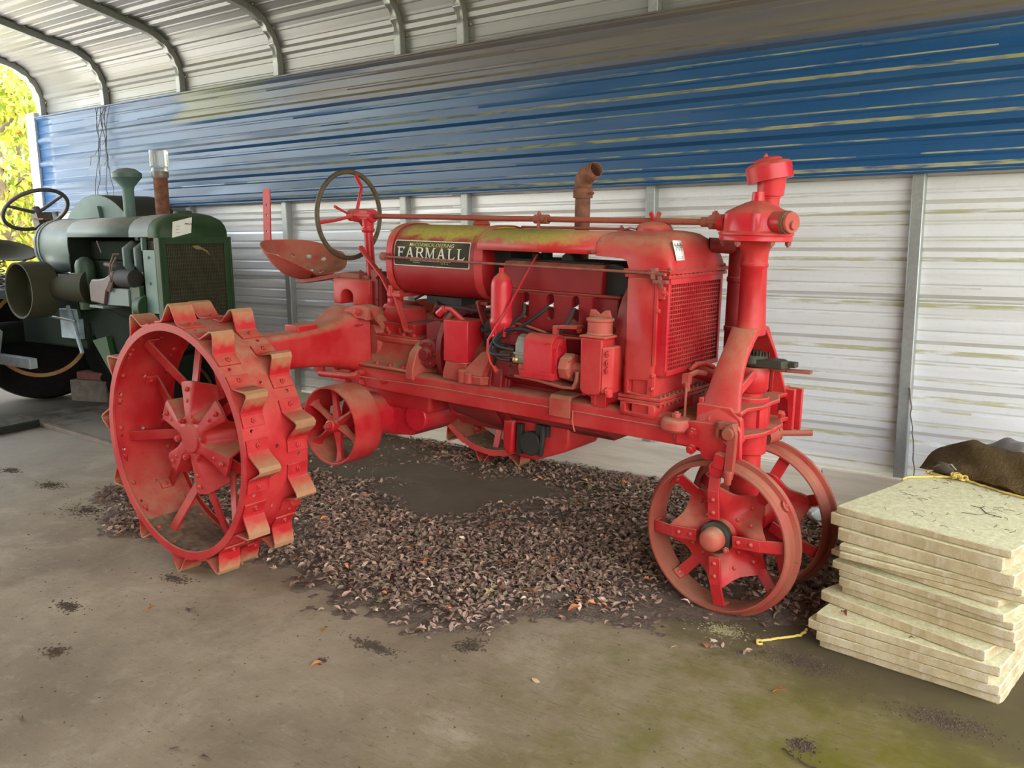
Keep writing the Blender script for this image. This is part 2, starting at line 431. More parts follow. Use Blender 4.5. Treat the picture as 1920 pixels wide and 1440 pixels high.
c = t.mix(t.map(n4, .35, .65, .18, 0), c, (.10, .08, .055))
grey = t.map(px, -4.4, -6.5); c = t.mix(t.math('MULTIPLY', grey, .6), c, (.25, .235, .21))
# green algae towards the right end
gm = t.math('ADD', px, t.map(n2, .3, .7, -.45, .45)); gm = t.map(gm, -1.7, -.25, 0, .95)
c = t.mix(t.math('MULTIPLY', gm, t.map(n2, .25, .6, .8, 1)), c, t.mix(n3, (.095, .086, .002), (.15, .128, .006)))
# broom grooves, stronger near the right
bm_ = t.math('MULTIPLY', t.map(bro, .56, .68), t.map(px, -2.4, -.4, .12, .75)); c = t.mix(bm_, c, (.11, .085, .04))
# damp dirt rim along the soil edge by the slabs
dd = t.math('ADD', t.math('MULTIPLY', px, .35), py); dd = t.math('ADD', dd, t.map(n2, .3, .7, -.16, .16))
dm = t.math('MULTIPLY', t.map(dd, 2.28, 2.58), t.map(px, -2.2, -1.2)); c = t.mix(t.math('MULTIPLY', dm, .85), c, t.mix(n2, (.05, .035, .02), (.13, .10, .05)))
# darker concrete from under the tractor to the back wall
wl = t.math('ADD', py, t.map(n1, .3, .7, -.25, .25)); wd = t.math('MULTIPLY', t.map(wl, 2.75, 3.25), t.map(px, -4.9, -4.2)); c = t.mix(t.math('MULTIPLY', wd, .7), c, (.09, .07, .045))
far_ = t.math('ADD', px, t.map(n2, .3, .7, -.5, .5)); far_ = t.map(far_, -6.7, -7.4); c = t.mix(t.math('MULTIPLY', far_, .85), c, t.mix(n2, (.035, .028, .02), (.075, .06, .045)))  # shade below the green tractor and tyres, painted into the floor colour
hgt = t.math('ADD', t.math('MULTIPLY', bro, .6), t.math('MULTIPLY', n3, .5)); t.bump(hgt, .28, .006)
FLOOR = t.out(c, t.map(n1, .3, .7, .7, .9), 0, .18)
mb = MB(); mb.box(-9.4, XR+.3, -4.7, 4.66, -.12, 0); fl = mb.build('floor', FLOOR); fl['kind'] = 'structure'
# ground outside
t = NT('outside_grass'); n = t.noise(3, 5); n_ = t.noise(25, 4); c = t.mix(n, (.07, .085, .03), (.17, .16, .07)); c = t.mix(t.map(n_, .55, .75, 0, .6), c, (.10, .08, .05)); GRASS = t.out(c, .9)
mb = MB(); mb.box(-60, 40, -40, 60, -.4, -.06); o = mb.build('ground', GRASS); o['kind'] = 'structure'
mb = MB(); mb.box(-15.5, -9.42, -11, 11, -.16, -.03); o = mb.build('bounce_pad', simple('pale_bounce_surface', (.74, .71, .65), .9, var=.1, scale=3)); o['kind'] = 'structure'  # pale ground added past the left end to bounce sunlight indoors
# ------------------------------------------------------------------ the red row-crop tractor
# built in its own frame: x forward, y to its left (away from the camera), z up, origin on the ground under the rear axle
OT = Vector((-3.2243, 3.2954, 0)); HD, TH, ZR = -0.030895, 0.033, 0.588
TR = empty('tractor')
TR.matrix_world = Matrix.Translation(OT) @ Matrix.Rotation(HD, 4, 'Z') @ Matrix.Translation((0, 0, ZR)) @ Matrix.Rotation(TH, 4, 'Y') @ Matrix.Translation((0, 0, -ZR))
tag(TR, 'dusty red antique tractor on spiked steel rear wheels with a long bare engine', 'tractor')

# ---- rear wheel: steel band with lipped edges, bolt holes, spade lugs, flat spokes and a wavy cast hub
RW, RB = .508, .303
def make_rear_wheel():
    mb = MB()
    # the band: wheel axis is y, outer face at y=0, band reaches inwards to y=RB
    mb.lathe([(0, RW), (RB, RW), (RB, RW-.032), (RB-.007, RW-.034), (RB-.010, RW-.011), (.012, RW-.011), (.009, RW-.034), (0, RW-.032)], (0,0,0), (0,1,0), 128, closed=True)
    w = mb.build('rear_wheel', RED, None, ang=30, weld=True)
    c = MB()
    for k in range(12):
        for da in (9, 16, 22):
            for y, off in ((.045, 0), (RB-.045, 15)):
                if da == 9 and k % 2: continue
                a = math.radians(-2+30*k+off+da); d = Vector((math.cos(a), 0, math.sin(a)))
                c.cyl(d*(RW-.03)+Vector((0, y, 0)), d*(RW+.02)+Vector((0, y, 0)), .0085, n=8)
        a = math.radians(5+30*k); d = Vector((math.cos(a), 0, math.sin(a)))
        c.cyl(d*(RW-.03)+Vector((0, RB/2, 0)), d*(RW+.02)+Vector((0, RB/2, 0)), .0085, n=8)
    cut(w, c)
    # hub
    hub = MB()
    n = 96; rad = [.06, .085, .105, .13, .16, .19, .215, .235]
    R0, R1 = [], []
    for r in rad:
        ra, rb = [], []
        for k in range(n):
            a = 2*PI*k/n; cph = math.cos(6*(a-math.radians(98)))
            s = max(0, min(1, (r-.09)/.07)); s = s*s*(3-2*s)
            wv = max(-1, min(1, cph*2.3+.15))
            y = .088+s*(.055*(1-wv))+.10*max(0, r-.10)**1.2*2.2
            rr = r*(1+.06*s*wv) if r > .2 else r
            ra.append((rr*math.cos(a), y, rr*math.sin(a))); rb.append((rr*math.cos(a), y+.014, rr*math.sin(a)))
        R0.append(ra); R1.append(rb)
    hub.rings(R0+list(reversed(R1)), caps=False, closed_v=True)
    hub.lathe([(.080, .0), (.080, .058), (.086, .064), (.10, .066), (.26, .075), (.27, .10), (.285, .10), (.285, 0)], (0,0,0), (0,1,0), 32)
    hub.lathe([(.215, .07), (.215, .215), (.23, .215), (.23, .07)], (0,0,0), (0,1,0), 48)
    for k in range(6):
        a = math.radians(98+30+60*k); hub.bolt((.092*math.cos(a), .088, .092*math.sin(a)), (0,-1,0), .014, .014)
        a = math.radians(98+60*k)
        for r in (.165, .215): hub.rivet((r*math.cos(a), .10, r*math.sin(a)), (0,-1,0), .012)
        for r in (.14, .19):
            a2 = math.radians(98+30+60*k); hub.rivet((r*math.cos(a2), .205, r*math.sin(a2)), (0,-1,0), .011)
    hub.build('hub', RED, w, ang=40)
    # spokes: one set from the front of the hub to the far edge, one from behind to the near edge
    for k in range(6):
        for da, r0, y0, y1 in ((98, .13, .118, .215), (128, .12, .235, .085)):
            a = math.radians(da+60*k); d = Vector((math.cos(a), 0, math.sin(a))); tq = Vector((-math.sin(a), 0, math.cos(a)))
            p0 = d*r0+Vector((0, y0, 0)); p1 = d*(RW-.014)+Vector((0, y1, 0))
            s = MB(); s.bar(p0, p1, .045, .011, tq)
            s.bar(p1-d*.004, p1-d*.004+Vector((0, .055 if y1 < .15 else -.055, 0)), .045, .009, tq)
            s.rivet(p1-d*.006+Vector((0, .03 if y1 < .15 else -.03, 0)), -d, .013)
            s.build('spoke', RED, w, .002)
    # lugs: bent spade plates, two staggered rows
    lp = [(-.108, 0), (-.062, 0), (-.05, .006), (-.013, .066), (0, .074), (.013, .066), (.05, .006), (.062, 0), (.108, 0)]
    lp = [(x, RW+.005+h-(x*x)/(2*RW)) for x, h in lp]
    l = MB(); l.ribbon(lp, .008, 'xz', .0, .10)
    for x in (-.085, .085): l.bolt((x, .05, RW+.008-x*x/(2*RW)), (x*1.6, 0, 1), .012, .008)
    l0 = l.build('lug', RED_LUG, w, .0015, 50)
    for row, y, off in ((0, .006, -2), (1, RB-.106, 13)):
        for k in range(12):
            o = l0 if (row == 0 and k == 0) else inst(l0, w)
            o.location = (0, y, 0); o.rotation_euler = (0, math.radians(90-(off+30*k)), 0)
    # rivet heads inside the band
    rv = MB()
    for k in range(24):
        a = math.radians(3+15*k); d = Vector((math.cos(a), 0, math.sin(a)))
        for y in (.045, RB-.045): rv.rivet(d*(RW-.011)+Vector((0, y, 0)), -d, .013)
    o = rv.build('rivets', RED, w); o['kind'] = 'stuff'
    # soil lying in the bottom of the band
    so = MB(); R = []
    for i in range(17):
        a = math.radians(-90-34+68*i/16); ring = []
        for j in range(7):
            y = .02+(RB-.04)*j/6; e = math.sin(PI*j/6)**.5*math.sin(PI*i/16)**.7
            r = RW-.012-e*(.012+.010*random.random()); ring.append((r*math.cos(a), y, r*math.sin(a)))
        R.append(ring)
    so.rings(R, closed_u=False, caps=False)
    o = so.build('soil', SOIL, w, ang=60); lab(o, 'dry soil caught in the rim')
    return w
SOIL = simple('dry_soil', (.17, .115, .07), .95, var=.45, scale=30, bump=.8)
def dup_tree(o, parent):
    c = o.copy(); COL.objects.link(c); c.parent = parent
    for ch in list(o.children): dup_tree(ch, c)
    return c
rw = make_rear_wheel(); rw.parent = TR; rw.location = (0, -1.22, ZR)
# (the hub faces away from the tractor on both sides)
rw2 = dup_tree(rw, TR); rw2.location = (0, 1.22, ZR); rw2.rotation_euler = (0, .12, PI)

# ---- front wheels: narrow pair, flat spokes riveted to a wavy hub
FR, FB = .298, .125
def make_front_wheel():
    mb = MB()
    mb.lathe([(0, FR-.012), (.012, FR), (.045, FR+.003), (.05, FR+.020), (.066, FR+.020), (.071, FR+.003), (FB-.012, FR), (FB, FR-.012), (FB, FR-.018), (0, FR-.018)], (0,0,0), (0,1,0), 96, closed=True)
    for a0 in (35, 155, 275):
        a = math.radians(a0); d = Vector((math.cos(a), 0, math.sin(a))); mb.cyl(d*(FR-.004)+Vector((0, .05, 0)), d*(FR+.012)+Vector((0, .05, 0)), .022, n=16)
        mb.rivet(d*(FR+.012)+Vector((0, .05, 0)), d, .008)
    w = mb.build('front_wheel', RED_RUST, None, ang=30)
    hub = MB(); n = 96; R0, R1 = [], []
    for r in (.05, .07, .09, .115, .14, .165, .188):
        ra, rb = [], []
        for k in range(n):
            a = 2*PI*k/n; cph = math.cos(4*(a-math.radians(95)))
            s = max(0, min(1, (r-.06)/.09)); s = s*s*(3-2*s)
            y = .062-s*.052*cph
            rr = r*(1+.07*s*math.cos(8*(a-math.radians(95))))
            ra.append((rr*math.cos(a), y, rr*math.sin(a))); rb.append((rr*math.cos(a), y+.016, rr*math.sin(a)))
        R0.append(ra); R1.append(rb)
    hub.rings(R0+list(reversed(R1)), caps=False, closed_v=True)
    hub.lathe([(.03, 0), (.03, .055), (.06, .065), (.15, .06), (.15, 0)], (0,0,0), (0,1,0), 24)
    for k in range(4):
        for r, a0, y in ((.09, 140, .075), (.135, 118, .06)):
            a = math.radians(a0+90*k); hub.rivet((r*math.cos(a), y, r*math.sin(a)), (0,-1,0), .009)
    hub.build('hub', RED, w, ang=45)
    g = MB(); g.lathe([(.005, .048), (.012, .062), (.03, .066), (.04, .055)], (0,0,0), (0,1,0), 24); lab(g.build('grease_ring', GREASE, w), 'blackened greasy ring')
    c = MB(); c.lathe([(-.052, .0), (-.051, .018), (-.044, .034), (-.03, .044), (.01, .047), (.012, .05), (.03, .05)], (0,0,0), (0,1,0), 28); c.bolt((.055, .0, -.03), (0,-1,0), .012, .008)
    lab(c.build('hub_cap', RED_DUSTY, w), 'domed dusty red hub cap')
    for k in range(4):
        for da, r0, y0, y1 in ((95, .075, .006, .035), (140, .075, .118, .09)):
            a = math.radians(da+90*k); d = Vector((math.cos(a), 0, math.sin(a))); tq = Vector((-math.sin(a), 0, math.cos(a)))
            p0 = d*r0+Vector((0, y0, 0)); pm = d*.185+Vector((0, y0+.002, 0)); p1 = d*(FR-.022)+Vector((0, y1, 0))
            s = MB(); s.bar(p0, pm, .046, .010, tq); s.bar(pm-d*.004, p1, .046, .010, tq)
            s.bar(p1-d*.002, p1-d*.002+Vector((0, .04 if y1 < .06 else -.04, 0)), .044, .008, tq)
            for r in (.10, .15): s.rivet(d*r+Vector((0, y0-.005 if y0 < .06 else y0-.006, 0)), (0,-1,0), .011)
            s.rivet(p1-d*.006+Vector((0, .022 if y1 < .06 else -.022, 0)), -d, .012)
            s.build('spoke', RED, w, .002)
    return w
ST = -.0596
fwl = make_front_wheel(); fwl.parent = TR
PIV = Vector((2.035, 0, .297))
def place_front(o, side):
    R = Matrix.Rotation(ST, 3, 'Z'); p = PIV+R @ Vector((0, -.235*side, 0))
    # sits on the ground although the tractor's nose dips
    p.z = ZR+(p.x*math.sin(TH)+(.297-ZR)*math.cos(TH))/1.0
    o.location = p; o.rotation_euler = (0, .0 if side > 0 else .5, ST if side > 0 else ST+PI)
place_front(fwl, 1)
fw2 = dup_tree(fwl, TR); place_front(fw2, -1)
# axle casting and spindle of the front pair
mb = MB(); mb.cyl((2.035, -.20, .36), (2.035, .20, .36), .034); mb.lathe([(.30, .05), (.36, .075), (.46, .078), (.47, .058), (.55, .056), (.56, .062), (.575, .062), (.58, .056), (.74, .054)], (2.035, 0, 0), (0, 0, 1), 28)
mb.tube([(2.035, -.03, .36), (2.035, -.09, .40), (2.035, -.13, .36)], [.05, .045, .04]); mb.tube([(2.035, .03, .36), (2.035, .09, .40), (2.035, .13, .36)], [.05, .045, .04])
mb.build('front_spindle', RED, TR)

# ---- frame rails
for s in (-1, 1):
    y0, y1 = (-.25, -.165) if s < 0 else (.165, .25)
    pl = [(-.25, .705), (-.25, .790), (-.243, .802), (-.225, .81), (-.165, .81), (-.165, .797), (-.23, .797), (-.236, .79), (-.236, .718), (-.165, .718), (-.165, .705)]
    if s > 0: pl = [(-y, z) for y, z in reversed(pl)]
    mb = MB(); mb.prism(pl, 'yz', -.09, 1.955); mb.build('frame_rail', RED, TR, .003)
mb = MB()
for u, z in ((-.055, .783), (.045, .783), (.13, .775), (.27, .75), (.125, .722), (.02, .725)): mb.bolt((u, -.25, z), (0,-1,0), .016, .016)
o = mb.build('rail_bolts', RED, TR); o['kind'] = 'stuff'
# clamp plate folded over the rail, with the thin rod that runs along it
mb = MB(); mb.ribbon([(-.262, .735), (-.262, .81), (-.250, .822), (-.16, .826)], .007, 'yz', 1.27, 1.375)
cl = mb.build('rail_clamp', RED_DUSTY, TR, .002)
mb = MB(); mb.tube([(.12, -.285, .762), (.30, -.275, .762), (.60, -.258, .766), (1.27, -.256, .766)], .0035, 6); mb.tube([(1.38, -.256, .768), (1.86, -.256, .768)], .0035, 6); mb.tube([(1.385, -.258, .768), (1.387, -.262, .72), (1.40, -.262, .685)], .0035, 6)
mb.build('control_rod', RED_DUSTY, TR)
mb = MB(); mb.tube([(-.13, -.30, .747), (.11, -.287, .758)], .017, 12); mb.tube([(.10, -.288, .758), (.135, -.285, .76)], .022, 6)
mb.tube([(-.235, -.40, .822), (-.07, -.345, .856)], .013, 10); mb.tube([(-.085, -.345, .856), (-.02, -.30, .868)], .022, 12); mb.box(-.105, -.085, -.36, -.32, .80, .885); mb.bar((-.10, -.33, .88), (-.12, -.30, .74), .05, .012, (1,0,0))
mb.build('brake_shaft', RED, TR, .002)

# ---- transmission and differential
mb = MB()
pl = [(-.262, .812), (-.262, .825), (-.215, .83), (-.175, .845), (-.152, .88), (-.145, .925), (-.165, .93), (-.165, .957), (.165, .957), (.165, .93), (.145, .925), (.152, .88), (.175, .845), (.215, .83), (.262, .825), (.262, .812)]
mb.prism(pl, 'yz', -.03, .45)
pl2 = [(-.262, .78), (-.262, .84), (-.235, .91), (-.19, .945), (-.165, .957), (.165, .957), (.19, .945), (.235, .91), (.262, .84), (.262, .78)]
mb.prism(pl2, 'yz', .435, .485)
case = mb.build('transmission_case', RED_DUSTY, TR, .006)
mb = MB(); mb.lathe([(-.17, .0), (-.165, .15), (-.14, .175), (.14, .175), (.165, .15), (.17, 0)], (.0, 0, .915), (0, 1, 0), 48)
for sy in (-1, 1):
    arc_ = [math.radians(a) for a in np.linspace(72, 205, 22)]
    mb.prism([(.14+.212*math.cos(a), .90+.212*math.sin(a)) for a in arc_]+[(.14+.15*math.cos(a), .90+.15*math.sin(a)) for a in reversed(arc_)], 'xz', min(sy*.20, sy*.272), max(sy*.20, sy*.272))
    R = []
    for r, y in ((.205, .262), (.17, .25), (.13, .20), (.10, .15)): R.append([(.14+r*math.cos(a), sy*y, .90+r*math.sin(a)) for a in [math.radians(q) for q in np.linspace(60, 215, 24)]])
    mb.rings(R, closed_u=False, caps=False)
mb.build('differential_case', RED_DUSTY, TR)
bo = MB()
for a in range(95, 200, 30):
    r = math.radians(a); bo.bolt((.14+.180*math.cos(r), -.272, .90+.180*math.sin(r)), (0,-1,0), .019, .018)
for u in (0.03, .12, .22, .31, .40): bo.bolt((u, -.235, .828), (0, 0, 1), .013, .01)
o = bo.build('case_bolts', RED, TR); o['kind'] = 'stuff'
for s in (-1, 1):
    mb = MB(); R = []
    for y, cx, cz, hw, hh in ((-.20, -.01, .93, .155, .165), (-.262, -.015, .93, .135, .15), (-.32, -.012, .925, .115, .125), (-.38, .0, .92, .10, .11), (-.46, .01, .92, .09, .096), (-.60, .02, .92, .085, .085), (-.90, .02, .92, .08, .08)):
        R.append([(cx+x, y if s < 0 else -y, cz+z) for x, z in rrect(hw, hh, min(hw, hh)*.45, 4)])
    mb.rings(R)
    sy = -1 if s < 0 else 1
    mb.box(-.02, .075, min(sy*.48, sy*.60), max(sy*.48, sy*.60), .98, 1.035)
    mb.build('axle_housing', RED, TR, .006, 45)
    mb = MB(); mb.prism([(-.10, .50), (-.13, .60), (-.10, .95), (-.05, 1.0), (.07, 1.0), (.12, .94), (.13, .60), (.09, .50)], 'xz', sy*.80, sy*.90); mb.cyl((0, sy*.88, ZR), (0, sy*1.0, ZR), .075)
    mb.build('final_drive_case', RED, TR, .01)
MB().box(-.10, .50, -.163, .163, .60, .808).build('gear_case_bottom', RED, TR, .02)
# small ribs welded on the near housing
mb = MB()
for u0, z0, u1, z1 in ((.0, 1.02, -.03, .86),): mb.bar((u0+.03, -.33, z0-.03), (u1+.09, -.33, z1), .012, .02)
mb.bar((.06, -.275, 1.0), (.15, -.268, 1.02), .012, .02); mb.build('housing_rib', RED, TR, .003)
# top cover with gear lever
mb = MB(); mb.box(.02, .42, -.165, .165, .957, .967); mb.box(.06, .36, -.115, .115, .965, 1.02)
mb.prism([(.09, 1.02), (.10, 1.03), (.13, 1.085), (.25, 1.085), (.26, 1.02)], 'xz', -.085, .085)
for u in (.09, .18, .27, .345): mb.prism([(u-.016, .966), (u, 1.0), (u+.016, .966)], 'xz', -.135, -.117)
for u in (.12, .22, .32, .39): mb.bolt((u, -.15, .967), (0,0,1), .012, .012)
mb.box(.12, .25, -.09, .05, 1.085, 1.093)
tc = mb.build('gearbox_cover', RED, TR, .003)
mb = MB(); mb.ball((.155, -.04, 1.118), .042, 18); mb.lathe([(1.085, .045), (1.095, .046), (1.10, .036), (1.13, .034)], (.165, -.04, 0), (0,0,1), 20)
mb.tube([(.15, -.04, 1.125), (.12, -.045, 1.17), (.07, -.05, 1.24), (-.05, -.05, 1.345), (-.079, -.05, 1.376)], [.022, .016, .0125, .0125, .014], 12); mb.ball((-.079, -.05, 1.376), .015, 10)
mb.tube([(.085, -.05, 1.03), (.085, -.05, 1.085), (.095, -.05, 1.095), (.12, -.05, 1.098)], .009, 8)
mb.build('gear_lever', RED_GLOSS, TR)
# clutch and bell housing
mb = MB(); mb.lathe([(.53, .14), (.56, .15), (.60, .15), (.605, .17), (.63, .17), (.64, .215), (.86, .235), (.93, .235), (.93, 0)], (0, 0, .80), (1, 0, 0), 40)
mb.lathe([(-.225, 0), (-.225, .028), (-.20, .03), (-.20, .056), (-.19, .07), (-.14, .07), (0, .07)], (.515, 0, .905), (0, 1, 0), 28)
for a in range(0, 360, 60): mb.bolt((.515+.052*math.cos(math.radians(a)), -.195, .905+.052*math.sin(math.radians(a))), (0,-1,0), .010, .01)
mb.prism([(.47, .95), (.47, 1.04), (.53, 1.06), (.62, 1.04), (.62, .95)], 'xz', -.15, .15)
mb.build('clutch_housing', RED_DARK, TR, .004)
mb = MB()
for a in np.arange(0, 360, 30):
    r = math.radians(a); mb.bar((.60, .165*math.cos(r), .92+.165*math.sin(r)), (.60, .2*math.cos(r), .92+.2*math.sin(r)), .05, .02, (1, 0, 0))
mb.lathe([(.585, .17), (.585, .215), (.615, .215), (.615, .17)], (0, 0, .92), (1, 0, 0), 40, closed=True); mb.build('clutch_ring', RED_DARK, TR, .002)
# tool box, crank handle and flywheel cover
mb = MB(); mb.prism([(.672, -.255), (.755, -.255), (.80, -.235), (.80, -.12), (.672, -.12)], 'xy', .898, 1.087); o = mb.build('tool_box', RED_GLOSS, TR, .004); lab(o, 'plain bright red tool box')
mb = MB(); mb.tube([(.637, -.25, 1.108), (.672, -.25, 1.135)], .017, 14); mb.tube([(.672, -.245, 1.136), (.69, -.23, 1.134), (.735, -.19, 1.08)], [.011, .011, .013], 10); mb.build('crank_handle', RED_GLOSS, TR)
mb = MB(); mb.prism([(.655, .81), (.66, .85), (.675, .898), (.80, .898), (.80, .81)], 'xz', -.245, -.13)
mb.prism([(.775, -.268), (.905, -.268), (.925, -.21), (.925, -.12), (.775, -.12)], 'xy', .812, .85)
R = [[(.78, -.268, .85), (.90, -.268, .85), (.93, -.12, .85), (.78, -.12, .85)], [(.865, -.215, .955), (.915, -.205, .955), (.935, -.12, .955), (.85, -.12, .955)]]
mb.rings(R); mb.cyl((.795, -.262, .812), (.795, -.262, .872), .022); mb.cyl((.83, -.262, .812), (.83, -.262, .862), .022)
mb.build('flywheel_cover', RED_DUSTY, TR, .005)

# ---- belt pulley on the near side
PU = Vector((.10, -.45, .532))
mb = MB(); mb.lathe([(0, .193), (.012, .1945), (.085, .197), (.165, .1945), (.17, .193), (.17, .186), (.085, .188), (.004, .183), (0, .186)], PU, (0,1,0), 72, closed=True)
pu = mb.build('belt_pulley', RED, TR)
mb = MB(); mb.lathe([(-.005, 0), (-.005, .018), (.015, .02), (.016, .034), (.11, .036), (.11, 0)], PU, (0,1,0), 20); mb.bolt(PU+Vector((0, -.005, 0)), (0,-1,0), .014, .018); mb.build('hub', RED, pu)
for k in range(6):
    a = math.radians(95+60*k); d = Vector((math.cos(a), 0, math.sin(a))); tq = Vector((-math.sin(a), 0, math.cos(a)))
    mb = MB(); R = []
    for r, w, t_ in ((.025, .05, .055), (.08, .032, .04), (.13, .028, .034), (.172, .032, .05), (.188, .052, .08)):
        c = PU+d*r+Vector((0, .055, 0))
        R.append([c+Vector((0, -t_/2, 0)), c+tq*w*.5+Vector((0, -t_*.1, 0)), c+tq*w*.5+Vector((0, t_*.35, 0)), c-tq*w*.5+Vector((0, t_*.35, 0)), c-tq*w*.5+Vector((0, -t_*.1, 0))])
    mb.rings(R); mb.build('spoke', RED, pu, .002)
mb = MB(); mb.lathe([(-.28, .0), (-.28, .10), (-.275, .125), (-.255, .125), (-.25, .112), (-.02, .118), (.02, .11), (.02, 0)], (.12, 0, .55), (0,1,0), 36); mb.cyl((.10, -.45, .532), (.10, -.2, .532), .03)
mb.prism([(.20, .45), (.36, .47), (.46, .56), (.46, .70), (.16, .72)], 'xz', -.14, .14); mb.cyl((.40, -.16, .57), (.40, .1, .57), .07)
mb.build('pulley_gear_case', RED_GLOSS, TR, .008)
# ---- fuel tank with its name plate
TA, TB, TZ, TE = .187, .170, 1.335, 2.7
def tank_v(z, a=TA, b=TB): return a*max(0, 1-abs((z-TZ)/b)**TE)**(1/TE)
def tank_ring(u, k=1.0, n=64):
    out = []
    for i in range(n):
        t_ = 2*PI*i/n; c, s = math.cos(t_), math.sin(t_)
        out.append((u, math.copysign(abs(c)**(2/TE), c)*TA*k, TZ+math.copysign(abs(s)**(2/TE), s)*TB*k))
    return out
mb = MB(); mb.rings([tank_ring(.238, .80), tank_ring(.243, .95), tank_ring(.25, 1), tank_ring(.83, 1), tank_ring(.838, .95), tank_ring(.842, .8)])
tank = mb.build('fuel_tank', RED_TANK, TR, ang=40)
for u0, u1 in ((.243, .285), (.795, .842)):
    mb = MB()
    mb.rings([tank_ring(u0, 1.004), tank_ring(u0, 1.03), tank_ring(u1, 1.03), tank_ring(u1, 1.004)], caps=False, closed_v=True); mb.build('tank_strap', RED, TR, .002)
mb = MB(); mb.lathe([(1.50, .04), (1.512, .042), (1.53, .03), (1.535, 0)], (.64, .05, 0), (0,0,1), 20); mb.build('fuel_cap', RED, TR)
# brackets below the straps
mb = MB(); mb.box(.225, .30, -.155, .155, 1.155, 1.172); mb.ribbon([(.245, 1.165), (.255, 1.15), (.315, 1.0), (.325, .99), (.365, .985)], .010, 'xz', -.15, -.115); mb.cyl((.235, -.15, 1.155), (.235, -.15, 1.21), .012)
mb.tube([(.205, -.13, 1.163), (.285, -.13, 1.163)], .022, 12)
mb.build('tank_bracket', RED, TR, .002)
mb = MB(); mb.ribbon([(.80, 1.175), (.80, 1.15), (.83, 1.07), (.86, 1.0)], .010, 'xz', -.17, -.13); mb.box(.78, .85, -.16, .16, 1.155, 1.17); mb.build('tank_bracket', RED_DARK, TR, .002)
mb = MB(); mb.box(.40, .62, -.07, .07, 1.13, 1.165); mb.cyl((.52, 0, 1.05), (.52, 0, 1.15), .05); mb.tube([(.45, -.05, 1.15), (.50, -.10, 1.12), (.62, -.12, 1.13), (.8, -.12, 1.12), (.93, -.1, 1.13)], .008, 8); mb.tube([(.42, .05, 1.14), (.30, .02, 1.16), (.25, 0, 1.13)], .006, 8); mb.build('fuel_line', BLACK, TR)
mb = MB(); mb.tube([(.28, .14, 1.04), (.34, .14, 1.12), (.43, .14, 1.15)], .03, 10); mb.prism([(.40, .96), (.45, 1.06), (.58, 1.10), (.70, 1.07), (.78, .96)], 'xz', .06, .2); mb.build('far_side_housing', RED_DARK, TR, .004)
# name plate following the tank's side
LU0, LU1, LZ0, LZ1 = .296, .766, 1.313, 1.432
def on_tank(u, z, off): return (u, -(tank_v(z)+off), z)
def patch(u0, u1, z0, z1, off, nz=10):
    R = [[on_tank(u, z, off) for u in (u0, u1)] for z in np.linspace(z0, z1, nz)]
    return R
def plate_solid(u0, u1, z0, z1, off, mat, name, parent, rr=.008):
    poly = rrect((u1-u0)/2, (z1-z0)/2, rr, 4, (u0+u1)/2, (z0+z1)/2)
    bm = bmesh.new(); bm.faces.new([bm.verts.new((u, 0, z)) for u, z in poly])
    for z in np.linspace(z0, z1, 10)[1:-1]:
        bmesh.ops.bisect_plane(bm, geom=bm.verts[:]+bm.edges[:]+bm.faces[:], plane_co=(0, 0, z), plane_no=(0, 0, 1))
    for v in bm.verts: v.co = on_tank(v.co.x, v.co.z, off)
    me = bpy.data.meshes.new(name); bm.to_mesh(me); bm.free(); me.materials.append(mat)
    o = bpy.data.objects.new(name, me); COL.objects.link(o); o.parent = parent
    sd = o.modifiers.new('t', 'SOLIDIFY'); sd.thickness = .0015; return o
CREAM = simple('cream_lettering', (.62, .55, .42), .6, var=.2, scale=30); 
t = NT('black_plate'); px, py, pz = t.sep(t.co.outputs['Object']); n = t.noise(14)
al = t.math('MULTIPLY', t.map(px, .32, .42), t.map(px, .62, .74, 1, 0)); al = t.math('MULTIPLY', al, t.map(t.math('ADD', pz, t.map(n, .3, .7, -.02, .02)), 1.36, 1.43))
PLATEM = t.out(t.mix(t.math('MULTIPLY', al, .55), t.mix(n, (.022, .018, .014), (.04, .03, .02)), (.16, .15, .03)), .6, 0, .15)
t = NT('stained_lettering'); px, py, pz = t.sep(t.co.outputs['Object']); n = t.noise(40)
al = t.math('MULTIPLY', t.map(px, .40, .44), t.map(px, .62, .68, 1, 0)); CREAM2 = t.out(t.mix(t.math('MULTIPLY', al, .8), (.58, .50, .37), (.30, .29, .06)), .6)
np_ = plate_solid(LU0, LU1, LZ0, LZ1, .0015, CREAM, 'name_plate', TR); lab(np_, 'black name plate with cream lettering')
plate_solid(LU0+.004, LU1-.004, LZ0+.004, LZ1-.004, .0030, PLATEM, 'plate_field', np_)
def text_mesh(body, bold=0.0, shear=0.0):
    cu = bpy.data.curves.new('t', 'FONT'); cu.body = body; cu.size = 1; cu.offset = bold; cu.shear = shear; cu.resolution_u = 3
    ob = bpy.data.objects.new('t', cu); COL.objects.link(ob); bpy.context.view_layer.update()
    me = bpy.data.meshes.new_from_object(ob.evaluated_get(bpy.context.evaluated_depsgraph_get()))
    bpy.data.objects.remove(ob); bpy.data.curves.remove(cu); return me
def put_text(me, place, name, mat, parent):
    """lay a flat lettering mesh (x,y) on a surface: place(x01,y01) -> point"""
    co = np.array([v.co for v in me.vertices]); x0, y0 = co[:, 0].min(), co[:, 1].min(); sx, sy = np.ptp(co[:, 0]), np.ptp(co[:, 1])
    for v in me.vertices: v.co = place((v.co.x-x0)/sx, (v.co.y-y0)/sy)
    me.name = name; me.materials.clear(); me.materials.append(mat); o = bpy.data.objects.new(name, me); COL.objects.link(o); o.parent = parent
    return o
